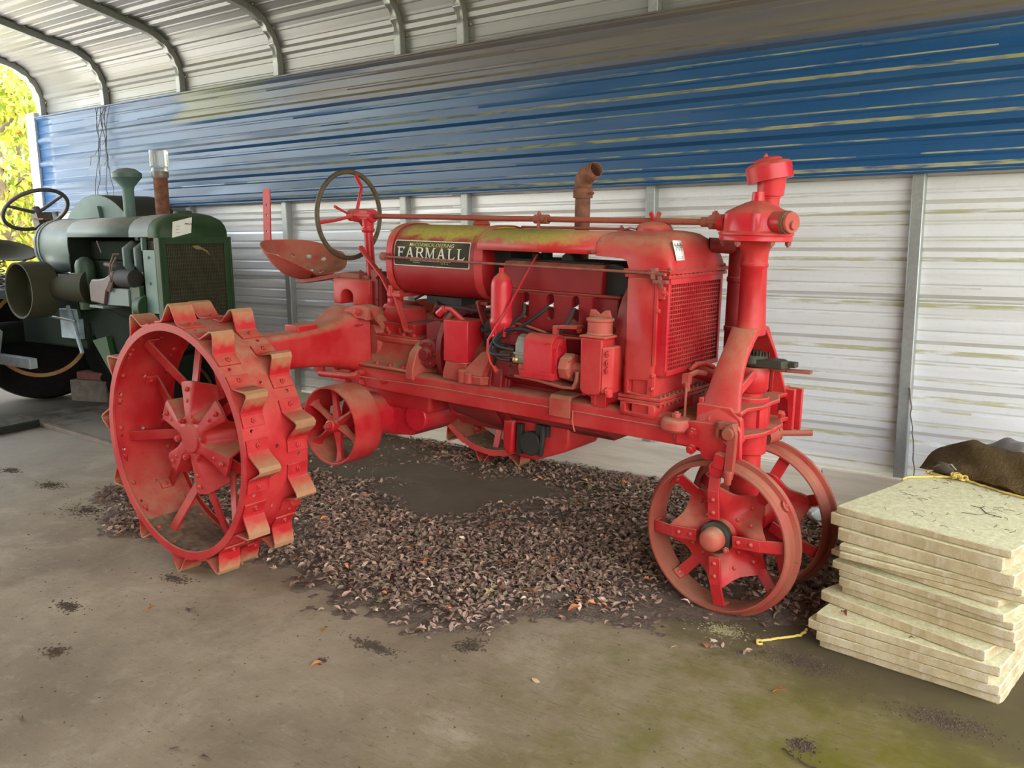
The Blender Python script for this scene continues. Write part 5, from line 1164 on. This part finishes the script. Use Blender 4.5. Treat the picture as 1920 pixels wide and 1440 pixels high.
for i, (x, y, zt, th, a) in enumerate(SL):
    w, d = .582+random.uniform(-.006, .006), (.755 if i < 9 else .80)+random.uniform(-.01, .01)
    bm = bmesh.new(); nx, ny = 26, 32
    def edge(p, q):  # chipped, slightly irregular edges
        return .0035*math.sin(p*37+q*91+i*5)+.003*math.sin(p*113+i)+random.gauss(0, .0012)
    rows = {}
    for lev, (zz, ins) in enumerate(((zt-th, .006), (zt-th+.005, 0), (zt-.003, 0), (zt, .003))):
        loop = []
        for k in range(nx): loop.append((w*k/nx, 0, 0, -1))
        for k in range(ny): loop.append((w, d*k/ny, 1, 0))
        for k in range(nx): loop.append((w-w*k/nx, d, 0, 1))
        for k in range(ny): loop.append((0, d-d*k/ny, -1, 0))
        rr = []
        for j, (px, py, ox, oy) in enumerate(loop):
            e = .0009*math.sin(j*.35+i*3)+random.gauss(0, .0006)-ins
            corner = min(math.hypot(px-cx, py-cy) for cx in (0, w) for cy in (0, d))
            rad = max(0, .008-corner)*.5
            rr.append(bm.verts.new((px+ox*e+(rad if px < w/2 else -rad), py+oy*e+(rad if py < d/2 else -rad), zz+(random.gauss(0, .0004) if lev in (0, 3) else 0))))
        rows[lev] = rr
    n = len(rows[0])
    for lev in range(3):
        for j in range(n): bm.faces.new((rows[lev][j], rows[lev][(j+1) % n], rows[lev+1][(j+1) % n], rows[lev+1][j]))
    bm.faces.new(rows[3]); bm.faces.new(list(reversed(rows[0])))
    me = bpy.data.meshes.new('paving_slab'); bm.normal_update(); bm.to_mesh(me); bm.free(); me.materials.append(STONE)
    me.polygons.foreach_set('use_smooth', [True]*len(me.polygons)); me.set_sharp_from_angle(angle=math.radians(22))
    # mesh origin at slab's own base
    me.transform(Matrix.Translation((0, 0, -(zt-th))))
    o = bpy.data.objects.new('paving_slab', me); COL.objects.link(o); o.location = (x, y, zt-th); o.rotation_euler = (0, 0, math.radians(a))
    L = {0: 'topmost cream paving slab, littered with twigs, under the brown carpet', 14: 'lowest cream paving slab, lying on the ground under the stack', 10: 'eleventh slab from the top, stepping out left below the overhang'}.get(i, '%s cream paving slab counted from the top of the stack' % ORD[i])
    tag(o, L, 'slab', 'stacked cream paving slabs')
# brown carpet folded on the back of the stack, a paler sheet tucked behind it
t = NT('brown_carpet'); n = t.noise(8, 5); n2 = t.noise(90, 4); c = t.mix(n, (.060, .036, .014), (.135, .085, .035)); c = t.mix(t.map(n2, .55, .7, 0, .6), c, (.17, .115, .055)); t.bump(n2, .8, .01); CARPET = t.out(c, .95, 0, .1)
def carpet(name, x0, x1, sec, mat, dyf, n=40):
    mb = MB(); R = []
    for i in range(n):
        x = x0+(x1-x0)*i/(n-1); e = min(1, (x-x0)/.16)**.8
        yf = 3.768-.56*(x+.676)*(1.0)+dyf
        R.append([(x+.012*math.sin(z*60), yf+dy+.006*math.sin(x*23+dy*20)+.30*max(0, x+.10), .487+(z-.487)*(.06+.80*e)+.006*math.sin(x*31+dy*17)*e+.004*math.sin(x*73+dy*40)*e+(-.035*(x+.55) if z > .52 else 0)-1.2*max(0, x+.03)-.3*max(0, x+.08)**2*8) for dy, z in sec])
    mb.rings(R); return mb.build(name, mat, None, ang=70)
o = carpet('carpet', -.645, .07, [(.03, .489), (.0, .492), (-.012, .505), (-.008, .528), (.012, .545), (.06, .552), (.10, .575), (.17, .602), (.25, .606), (.33, .585), (.40, .53), (.43, .47), (.38, .486)], CARPET, .01)
tag(o, 'thick brown carpet folded over the back of the slab stack', 'carpet')
mb = MB(); mb.tube([(-.61, 3.735, .493), (-.58, 3.715, .518), (-.53, 3.69, .532), (-.51, 3.68, .515)], .004, 8); lab(mb.build('torn_edge', simple('carpet_backing', (.25, .21, .17), .9), o), 'pale torn backing edge')
mb = MB(); R = [[(-.60+.026*i, 3.725-.017*i+.002*j, .492+(.045*math.sin(PI*min(1, (i+1)/5))*j/3)) for j in range(4)] for i in range(6)]; mb.rings(R, closed_u=False, caps=False); o2 = mb.build('backing_flap', simple('grey_carpet_backing', (.12, .10, .085), .9), o); o2.modifiers.new('t', 'SOLIDIFY').thickness = .003
SHEET = simple('grey_felt', (.20, .175, .16), .95, var=.15)
o = carpet('felt_sheet', -.52, .06, [(.25, .50), (.24, .60), (.30, .622), (.42, .612), (.52, .56), (.56, .46), (.50, .45), (.40, .52)], SHEET, .03); tag(o, 'grey felt sheet lying behind the brown carpet', 'sheet')
# yellow rope across the top slab, knotted at the carpet
t = NT('yellow_rope'); px, py, pz = t.sep(t.co.outputs['UV']); n = t.noise(60); YEL = t.out(t.mix(n, (.50, .34, .05), (.72, .55, .14)), .7)
def wavy(P, k=6, amp=.002):
    P = [Vector(p) for p in P]; S = []
    for i in range(len(P)-1):
        a, b, c_, d = P[max(i-1, 0)], P[i], P[i+1], P[min(i+2, len(P)-1)]
        for j in range(k):
            t_ = j/k; S.append(.5*((2*b)+(c_-a)*t_+(2*a-5*b+4*c_-d)*t_*t_+(3*b-a-3*c_+d)*t_**3)+Vector((random.gauss(0, amp), random.gauss(0, amp), 0)))
    S.append(P[-1]); return S
mb = MB()
mb.tube(wavy([(-.678, 3.548, .47), (-.668, 3.56, .489), (-.62, 3.605, .489), (-.56, 3.645, .490), (-.50, 3.655, .492)]), .0042, 8); mb.tube(wavy([(-.62, 3.70, .489), (-.59, 3.68, .489), (-.55, 3.66, .49), (-.50, 3.655, .493)]), .0038, 8)
for k in range(7): c_ = Vector((-.495+random.uniform(-.02, .035), 3.65+random.uniform(-.02, .015), .495+.008*random.random())); a = random.random()*3; mb.tube([c_+Vector((.014*math.cos(a+t_), .011*math.sin(a+t_), .006*math.sin(t_*1.5))) for t_ in np.linspace(0, 4.5, 9)], .0042, 7)
mb.tube(wavy([(-.47, 3.64, .492), (-.40, 3.60, .489), (-.33, 3.555, .489), (-.24, 3.51, .489)]), .004, 8)
o = mb.build('rope', YEL); tag(o, 'thin yellow rope knotted on the top slab in front of the carpet', 'rope')
mb = MB(); mb.tube(wavy([(-.985, 2.85, .012), (-.975, 2.87, .006), (-.94, 2.905, .008), (-.89, 2.96, .009), (-.868, 2.99, .012), (-.862, 3.02, .02)]), .0045, 8); mb.tube(wavy([(-.985, 2.85, .012), (-.98, 2.84, .006), (-.965, 2.85, .004)]), .004, 8); o = mb.build('rope', YEL); tag(o, 'short bright yellow rope end on the ground left of the slabs', 'rope')
# pine needles and twigs on the top slab
mb = MB()
e1 = Vector((math.cos(math.radians(-15.5)), math.sin(math.radians(-15.5)), 0)); e2 = Vector((-e1.y, e1.x, 0)); o0 = Vector((-.798, 3.066, .484))
for k in range(46):
    p = o0+e1*random.uniform(.05, .55)+e2*random.uniform(.03, .62); a = random.random()*PI; L = random.uniform(.006, .02)
    mb.tube([p, p+Vector((math.cos(a)*L, math.sin(a)*L, .002)), p+Vector((math.cos(a+.3)*L*1.8, math.sin(a+.3)*L*1.8, .001))], .0008, 4)
o = mb.build('needle_litter', simple('dark_needles', (.10, .055, .03), .9)); o['kind'] = 'stuff'; tag(o, 'dark pine needles scattered on the top slab', 'needles')
mb = MB(); q = o0+e1*.34+e2*.36
mb.tube([q, q+e1*.04-e2*.05, q+e1*.09-e2*.055], .0013, 5); mb.tube([q, q-e1*.035+e2*.0], .001, 5); mb.tube([q, q-e1*.0+e2*.03], .001, 5); mb.tube([q+e1*.04-e2*.05, q+e1*.03-e2*.085, q-e1*.02-e2*.10], .0012, 5)
o = mb.build('twig', simple('twig_bark', (.09, .05, .03), .9)); tag(o, 'thin branching twig lying in the middle of the top slab', 'twig')
# ------------------------------------------------------------------ dead leaves, dirt and small litter
def in_poly(P, poly):
    x, y = P[:, 0], P[:, 1]; ins = np.zeros(len(P), bool); j = len(poly)-1
    for i in range(len(poly)):
        xi, yi = poly[i]; xj, yj = poly[j]
        c = ((yi > y) != (yj > y)) & (x < (xj-xi)*(y-yi)/(yj-yi+1e-12)+xi); ins ^= c; j = i
    return ins
LEAFP = [(-4.95, 2.85), (-4.75, 2.55), (-4.3, 2.28), (-4.05, 2.2), (-3.6, 2.3), (-3.25, 2.25), (-2.95, 2.3), (-2.65, 2.22), (-2.35, 2.22), (-2.1, 2.28), (-1.9, 2.36), (-1.72, 2.60), (-1.5, 2.70), (-1.2, 2.82), (-.98, 2.90), (-.82, 3.1), (-.7, 3.75), (.4, 3.75), (.5, 4.49), (-4.5, 4.49), (-4.4, 3.4)]
def vnoise(x, y, f, seed):
    """cheap smooth noise"""
    r = np.random.default_rng(seed); t = r.random((64, 64)); X, Y = x*f, y*f
    i, j = np.floor(X).astype(int), np.floor(Y).astype(int); u, v = X-i, Y-j; u = u*u*(3-2*u); v = v*v*(3-2*v); i %= 64; j %= 64; i1, j1 = (i+1) % 64, (j+1) % 64
    return (t[i, j]*(1-u)+t[i1, j]*u)*(1-v)+(t[i, j1]*(1-u)+t[i1, j1]*u)*v
def poly_dist(P, poly):
    d = np.full(len(P), 1e9); A = np.array(poly); B = np.roll(A, -1, 0)
    for a, b in zip(A, B):
        ab = b-a; t_ = np.clip(((P-a) @ ab)/(ab @ ab), 0, 1); d = np.minimum(d, np.hypot(*(P-(a+t_[:, None]*ab)).T))
    return np.where(in_poly(P, poly), d, -d)
def cover(P):
    """how deep the litter lies, 0..1"""
    x, y = P[:, 0], P[:, 1]
    d = poly_dist(P, LEAFP)+(vnoise(x, y, 3.0, 1)-.5)*.22+(vnoise(x, y, 11.0, 2)-.5)*.16+(vnoise(x, y, 31.0, 8)-.5)*.12
    # the wall side is not an edge
    d = np.where(y > 4.2, np.maximum(d, .12), d)
    c = np.clip(d/.22, 0, 1)
    bare = ((x+3.05)/.75)**2+((y-3.72)/.50)**2+(vnoise(x, y, 5, 3)-.5)*.9
    c *= np.clip((bare+(vnoise(x, y, 19, 9)-.5)*.7-.55)/.9, 0, 1)
    bare2 = ((x+4.05)/.5)**2+((y-3.9)/.5)**2+(vnoise(x, y, 5, 4)-.5)*.9
    c *= np.clip((bare2-.6)/.5, .05, 1)
    bare3 = ((x+3.45)/.5)**2+((y-2.55)/.35)**2+(vnoise(x, y, 5, 5)-.5)*.8
    fwc = np.hypot(x+1.22, y-2.95)
    c = c*np.clip((fwc-.16)/.3, .12, 1)
    return c*np.clip((bare3-.3)/.6, .25, 1)
# humus: a thin mound that rises out of the concrete
gx, gy = np.arange(-5.2, 1.0, .022), np.arange(2.0, 4.50, .022)
XX, YY = np.meshgrid(gx, gy, indexing='ij'); P = np.stack([XX.ravel(), YY.ravel()], 1); C = cover(P)
Hh = np.where(C > .02, C*.022+vnoise(P[:, 0], P[:, 1], 14, 6)*.010*C, -.02)-.002
vs = np.column_stack([P, Hh]); ny = len(gy); Cg = C.reshape(XX.shape); fs = []
for i in range(len(gx)-1):
    for j in range(ny-1):
        if max(Cg[i, j], Cg[i+1, j], Cg[i, j+1], Cg[i+1, j+1]) > .02: fs.append((i*ny+j, (i+1)*ny+j, (i+1)*ny+j+1, i*ny+j+1))
me = bpy.data.meshes.new('humus'); me.from_pydata(vs.tolist(), [], fs)
bm = bmesh.new(); bm.from_mesh(me); bmesh.ops.delete(bm, geom=[v for v in bm.verts if not v.link_faces], context='VERTS'); bmesh.ops.recalc_face_normals(bm, faces=bm.faces); bm.to_mesh(me); bm.free()
if me.polygons[0].normal.z < 0: me.flip_normals()
t = NT('leaf_mould'); n = t.noise(28, 6, .75); n2 = t.noise(120, 4); c = t.mix(t.map(n, .3, .7), (.10, .068, .05), (.22, .155, .115)); c = t.mix(t.map(n2, .55, .7, 0, .5), c, (.24, .17, .13)); t.bump(n2, 1, .012); me.materials.append(t.out(c, .95, 0, .2))
o = bpy.data.objects.new('leaf_mould', me); COL.objects.link(o); tag(o, 'dark crumbled leaf mould spread under the red tractor', 'soil', kind='stuff')
LC = [(.20, .135, .105), (.27, .185, .15), (.13, .088, .068), (.33, .235, .19), (.42, .31, .25), (.17, .14, .095), (.48, .17, .07), (.52, .42, .32)]
LM = []
for i, c in enumerate(LC):
    LM.append(simple('dead_leaf_%s' % 'abcdefgh'[i], tuple(min(.7, x*y) for x, y in zip(c, (1.35, 1.25, 1.15))), .85, var=.3, scale=40, spec=.25, bump=0))
def leaf_shape(r, L, curl, lobed):
    """outline with bent halves: verts and faces in local axes"""
    if lobed:
        out = [(0, 0), (.18, .10), (.30, .34), (.46, .18), (.62, .42), (.70, .16), (1, 0)]
    else: out = [(0, 0), (.2, .17), (.45, .25), (.72, .18), (1, 0)]
    mid = [(x, 0) for x, _ in out]; v = []; f = []
    for x, y in out: v.append((x*L, y*L*r.uniform(.7, 1.1), y*L*curl+.12*L*curl*math.sin(x*PI)*2))
    k = len(out)
    for x, y in out[1:-1]: v.append((x*L, -y*L*r.uniform(.7, 1.1), y*L*curl*r.uniform(.4, 1)+.12*L*curl*math.sin(x*PI)*2))
    m0 = len(v)
    for x, _ in out[1:-1]: v.append((x*L, 0, .12*L*curl*math.sin(x*PI)*2))
    n = k-2
    f.append((0, m0, 1)); f.append((0, k, m0))
    for i in range(n-1): f += [(1+i, m0+i, m0+i+1, 2+i), (k+i, k+i+1, m0+i+1, m0+i)]
    f += [(n, m0+n-1, k-1), (k+n-1, k-1, m0+n-1)]
    return v, f
pr = random.Random(5); SH = [leaf_shape(pr, 1, pr.uniform(-.2, .75), pr.random() < .35) for _ in range(14)]
N = 130000; Q = np.column_stack([RNG.uniform(-5.1, .8, N), RNG.uniform(2.0, 4.49, N)]); cv = cover(Q)
keep = RNG.random(N) < cv**1.3*.55+np.where(cv > .02, .02, 0); Q = Q[keep]; cv = cv[keep]
inbox = (Q[:, 0] > -.86) & (Q[:, 1] < 3.85); Q = Q[~inbox]; cv = cv[~inbox]
V, F, MI = [], [], []
def add_leaf(x, y, z, L, shape, tilt, mi, acc):
    V_, F_, M_ = acc; sv, sf = shape; R = Euler((RNG.normal(0, tilt), RNG.normal(0, tilt), RNG.uniform(0, 2*PI))).to_matrix(); o_ = len(V_)
    pts = [R @ Vector(p)*L for p in sv]; mn = min(p.z for p in pts)
    for p in pts: V_.append((x+p.x, y+p.y, z+p.z-mn*.6))
    for f in sf: F_.append(tuple(i+o_ for i in f)); M_.append(mi)
hz = np.where(cv > .02, cv*.022+vnoise(Q[:, 0], Q[:, 1], 14, 6)*.010*cv, 0)
for (x, y), c_, h in zip(Q, cv, hz):
    far = y > 3.6 and x > -3
    mi = int(RNG.choice(8, p=[.30, .24, .20, .10, .03, .10, .015, .015])) if not far else int(RNG.choice(8, p=[.25, .15, .22, .10, .04, .20, .01, .03]))
    add_leaf(x, y, h+RNG.random()*.012*c_+.001, RNG.uniform(.017, .044), SH[RNG.integers(14)], .30, mi, (V, F, MI))
me = bpy.data.meshes.new('leaf_litter'); me.from_pydata(V, [], F)
for m_ in LM: me.materials.append(m_)
me.polygons.foreach_set('material_index', MI)
o = bpy.data.objects.new('leaf_litter', me); COL.objects.link(o); tag(o, 'thick litter of dead brown leaves under and around the red tractor', 'leaves', kind='stuff')
NLEAF = len(Q)
# single leaves lying on the bare concrete
LORANGE = simple('orange_leaf', (.42, .15, .05), .7, scale=60); LTAN = simple('tan_leaf', (.45, .30, .16), .8, scale=60); LBROWN = simple('brown_leaf', (.12, .06, .04), .8, scale=60)
SING = [(-1.955, 2.61, .055, LTAN, 'curled pale tan leaf at the front edge of the leaf litter'), (-1.628, 2.70, .05, LORANGE, 'orange leaf lying alone on concrete left of the front wheel'), (-1.834, 2.71, .055, LORANGE, 'brown-orange leaf at the litter edge beside the pale curled leaf'),
        (-2.152, 1.871, .04, LORANGE, 'small orange leaf in dark crumbs on the open concrete'), (-1.115, 2.71, .035, LORANGE, 'orange leaf on concrete in front of the front wheel'), (-.78, 2.562, .05, LORANGE, 'brown-orange leaf on mossy concrete in front of the slabs'),
        (-2.883, 1.849, .045, LBROWN, 'dark brown leaf on concrete in front of the spiked wheel'), (-3.044, 1.81, .038, LORANGE, 'small orange leaf on concrete in front of the spiked wheel'), (-2.326, 2.035, .03, LORANGE, 'tiny orange leaf on concrete below the leaf litter'), (-1.501, 2.185, .03, LTAN, 'tiny tan leaf alone on the concrete near the mossy part'),
        (-2.464, 3.242, .05, LORANGE, 'bright orange leaf in the middle of the brown litter'), (-1.934, 3.039, .05, LORANGE, 'orange leaf in the litter left of the front wheel'), (-2.90, 2.42, .04, LORANGE, 'orange leaf in the litter beside the spiked wheel'), (-1.20, 2.66, .03, LTAN, 'small yellowish leaf on concrete before the front wheel'),
        (-2.635, 1.099, .03, LBROWN, 'small dark leaf low on the open concrete floor'), (-2.14, 1.273, .028, LBROWN, 'tiny dark leaf, one of two at the near floor edge'), (-2.004, 1.304, .032, LBROWN, 'dark upright leaf at the near edge of the floor')]
for x, y, L, mt, lb in SING:
    acc = ([], [], []); add_leaf(0, 0, 0.001, L*1.25, SH[random.randrange(14)], .25, 0, acc)
    me = bpy.data.meshes.new('fallen_leaf'); me.from_pydata(acc[0], [], acc[1]); me.materials.append(mt); o = bpy.data.objects.new('fallen_leaf', me); COL.objects.link(o)
    z = float(cover(np.array([[x, y]]))[0])*.045; o.location = (x, y, z+.001); tag(o, lb, 'leaf', 'single fallen leaves')
for (x, y, z, lb) in ((-.735, 2.975, .137, 'reddish brown leaf lying on a lower slab ledge'), (-.50, 2.885, .137, 'small brown leaf lying further along the slab ledge')):
    acc = ([], [], []); add_leaf(0, 0, 0, .045 if 'small' not in lb else .025, SH[3], .2, 0, acc); me = bpy.data.meshes.new('fallen_leaf'); me.from_pydata(acc[0], [], acc[1]); me.materials.append(simple('red_brown_leaf', (.20, .07, .04), .7)); o = bpy.data.objects.new('fallen_leaf', me); COL.objects.link(o); o.location = (x, y, z); tag(o, lb, 'leaf', 'single fallen leaves')
# crumbs of bark and dirt on the concrete: small heaps and a fine scatter
DIRT = simple('dirt_crumbs', (.075, .047, .028), .95, var=.4, scale=60, bump=.5)
def crumbs(n, cx, cy, rx, ry, s0, s1, flat=False):
    mb = MB()
    for _ in range(n):
        a, r = random.random()*2*PI, abs(random.gauss(0, .42)) if not flat else math.sqrt(random.random())
        x, y = cx+rx*r*math.cos(a), cy+ry*r*math.sin(a); s = random.uniform(s0, s1); b = random.random()*PI; h = s*random.uniform(.25, .6)
        q = [(x+s*math.cos(b+k*PI/2+random.uniform(-.3, .3))*(1 if k % 2 else .55), y+s*math.sin(b+k*PI/2)*(1 if k % 2 else .55)) for k in range(4)]
        mb.add([(*p, 0) for p in q]+[(x+random.gauss(0, s*.2), y+random.gauss(0, s*.2), h)], [(0,1,4), (1,2,4), (2,3,4), (3,0,4)])
    return mb
for x, y, rx, ry, n, lb in ((-5.141, 2.456, .13, .08, 160, 'dark dirt patch on the concrete left of the spiked wheel'), (-5.695, 2.485, .12, .06, 110, 'dark dirt patch at the left edge, beside the steel bar'), (-3.343, 1.62, .10, .05, 90, 'small heap of dark crumbs on concrete in front of the spiked wheel'), (-3.007, 1.394, .06, .06, 60, 'small dark dirt clump near the lower left of the floor'), (-.655, 2.311, .05, .05, 90, 'clump of dark needles on the mossy near corner'), (-2.10, 2.06, .16, .05, 120, 'broken band of dark bark crumbs before the leaf litter'), (-1.82, 2.26, .07, .08, 90, 'dark crumb heap just below the leaf litter'), (-2.17, 1.88, .03, .03, 26, 'few dark crumbs around a small orange leaf'), (-3.25, 2.03, .12, .05, 70, 'grey flakes on concrete under the spiked wheel'), (-4.5, 2.32, .25, .14, 150, 'dark crumbs at the left end of the leaf litter')):
    o = crumbs(n*4, x, y, rx, ry, .002, .009).build('dirt_clump', DIRT, smooth=False); o['kind'] = 'stuff'; tag(o, lb, 'dirt')
for x, y, rx, ry, n, lb in ((-.80, 2.80, .22, .06, 500, 'dark soil crumbs along the concrete edge before the slabs'), (-.35, 2.68, .25, .06, 500, 'dark soil strip on mossy concrete under the right end of the slabs'), (-1.12, 2.88, .14, .05, 260, 'pale mossy rubble by the yellow rope end on the ground')):
    o = crumbs(n*3, x, y, rx, ry*1.6, .0015, .006).build('soil_crumbs', DIRT if 'dark' in lb else simple('mossy_rubble', (.26, .22, .11), .95), smooth=False); o['kind'] = 'stuff'; tag(o, lb, 'soil'); o.rotation_euler = (0, 0, 0)
mb = crumbs(420, -2.9, 1.95, 2.6, 1.2, .002, .007, True); o = mb.build('floor_crumbs', DIRT, smooth=False); o['kind'] = 'stuff'; tag(o, 'fine dark crumbs scattered over the open concrete', 'dirt')
mb = MB(); mb.tube(wavy([(-.70, 2.27, .004), (-.65, 2.235, .006), (-.60, 2.225, .004), (-.53, 2.225, .004)], 5, .003), .0022, 6); o = mb.build('twig', simple('dark_twig', (.05, .03, .025), .9)); tag(o, 'thin dark twig on mossy concrete at the near corner', 'twig')
mb = MB(); mb.tube(wavy([(-1.62, 1.52, .003), (-1.56, 1.51, .004), (-1.50, 1.53, .003)], 5, .002), .0016, 6); mb.tube(wavy([(-1.56, 1.51, .004), (-1.53, 1.535, .003)], 4, .002), .0013, 6); o = mb.build('twig', bpy.data.materials['dark_twig']); tag(o, 'tiny forked twig on open concrete at the bottom middle', 'twig')
# crushed can behind the front wheels, steel bar and wooden strip at the left
mb = MB(); mb.lathe([(0, .028), (.005, .032), (.03, .033), (.05, .030), (.085, .033), (.095, .030), (.10, .026), (.101, .0)], (0,0,0), (0,0,1), 20); o = mb.build('can', simple('aluminium', (.75, .75, .76), .35, .7)); o.location = (-1.20, 4.23, .06); o.rotation_euler = (1.3, .3, .4); tag(o, 'shiny silver drink can in the leaves behind the front wheels', 'can')
mb = MB(); mb.box(-1.2, 0, -.02, .02, 0, .055); mb.box(-1.2, 0, -.02, -.015, 0, .06); o = mb.build('steel_bar', simple('dark_steel_bar', (.055, .058, .05), .6, .3), None, .003); o.location = (-6.86, 3.235, .0); o.rotation_euler = (0, 0, math.atan2(3.226-2.931, -6.865+6.822)); o.rotation_euler.z = math.radians(96); tag(o, 'dark steel bar on the floor at the left edge', 'bar')
mb = MB(); mb.box(0, 1.35, -.022, .022, 0, .035); o = mb.build('wood_strip', simple('grey_wood_strip', (.14, .10, .075), .85), None, .003); o.location = (-7.02, 3.27, .0); o.rotation_euler = (0, 0, math.radians(-3.5)); tag(o, 'thin weathered wooden strip on the floor running towards the spiked wheel', 'strip')
# dry vines on the blue wall at the left, thin stem by the right post
VINE = simple('dry_vine', (.10, .075, .06), .9, bump=0)
mb = MB(); vx = -7.72
for k in range(9):
    x = vx+random.uniform(-.12, .12); P = [(x, 4.49, 2.60)]; L = random.choice([.25, .4, .55, .85, 1.0]); z = 2.60; n = int(L/.09)
    dx = random.uniform(-.35, .2)
    for j in range(n): z -= .09; x += dx*.09+random.gauss(0, .018); P.append((x, 4.488-random.uniform(0, .02), z))
    mb.tube(P, .0028, 5)
    if random.random() < .7 and n > 3:
        j = n//2; q = Vector(P[j]); mb.tube([q, q+Vector((-.06, -.01, -.06)), q+Vector((-.13, 0, -.05)), q+Vector((-.16, 0, -.14))], .002, 5)
o = mb.build('dry_vine', VINE); tag(o, 'dry vine stems hanging down the blue wall at the left', 'vine')
mb = MB(); mb.tube(wavy([(-.86, 4.535, .68), (-.845, 4.53, .55), (-.83, 4.53, .42), (-.815, 4.53, .28), (-.81, 4.53, .0)], 4, .002), .003, 6); o = mb.build('stem', VINE); tag(o, 'thin dry stem standing against the white wall beside the right post', 'vine')

# ------------------------------------------------------------------ trees in the sun outside the open left end
LFM = []
for i, c in enumerate(((.22, .28, .02), (.36, .36, .03), (.50, .46, .05), (.46, .22, .03))):
    m_ = simple('sunlit_leaf_%s' % 'abcd'[i], c, .6, var=.2, scale=3, bump=0); b_ = m_.node_tree.nodes['Principled BSDF']; b_.inputs['Transmission Weight'].default_value = 0
    LFM.append(m_)
BARK = simple('tree_bark', (.16, .12, .08), .9)
def tree(x, y, h, r, lb, n=1500, wt=(.4, .35, .2, .05), base=0.0):
    root = empty('tree', (x, y, -.06)); tag(root, lb, 'tree', 'trees outside the open end')
    mb = MB(); mb.tube([(0, 0, 0), (.05, .02, h*.35), (-.03, .05, h*.7)], [.12, .09, .04], 10)
    for k in range(7):
        a = k*2.4; z = h*(.3+.07*k); mb.tube([(0, 0, z), (math.cos(a)*r*.5, math.sin(a)*r*.5, z+h*.12)], [.04, .015], 6)
    mb.build('trunk', BARK, root)
    V_, F_, M_ = [], [], []
    cl = [(RNG.normal(0, r*.5), RNG.normal(0, r*.5), RNG.uniform(h*.12+base, h*.98), RNG.uniform(.25, .6)*r*.6) for _ in range(34)]
    for _ in range(n):
        cx, cy, cz, cr = cl[RNG.integers(len(cl))]; p = Vector((cx, cy, cz))+Vector(RNG.normal(0, 1, 3))*cr*.6
        s = RNG.uniform(.05, .11); e = Euler(tuple(RNG.uniform(0, 6.28, 3))).to_matrix(); o_ = len(V_)
        for q in ((-s, 0, 0), (0, -s*.5, .01), (s, 0, 0), (0, s*.5, .01)): V_.append(tuple(p+e @ Vector(q)))
        F_.append((o_, o_+1, o_+2, o_+3)); M_.append(int(RNG.choice(4, p=wt)))
    me = bpy.data.meshes.new('foliage'); me.from_pydata(V_, [], F_)
    for m_ in LFM: me.materials.append(m_)
    me.polygons.foreach_set('material_index', M_); o = bpy.data.objects.new('foliage', me); COL.objects.link(o); o.parent = root; o['kind'] = 'stuff'
    return root
tree(-14.2, 6.5, 4.2, 1.25, 'tall sunlit yellow-green tree nearest the shed opening', 4200)
tree(-19.2, 9.2, 5.0, 1.7, 'pale yellow-green tree standing further back from the opening', 3200, (.3, .4, .25, .05))
tree(-11.3, 5.2, 1.3, .6, 'low bush with reddish orange leaves under the tall tree', 1800, (.35, .25, .15, .25))
tree(-26.0, 12.0, 5.5, 2.4, 'broad hazy tree farthest away at the left edge', 2500, (.5, .3, .2, 0))
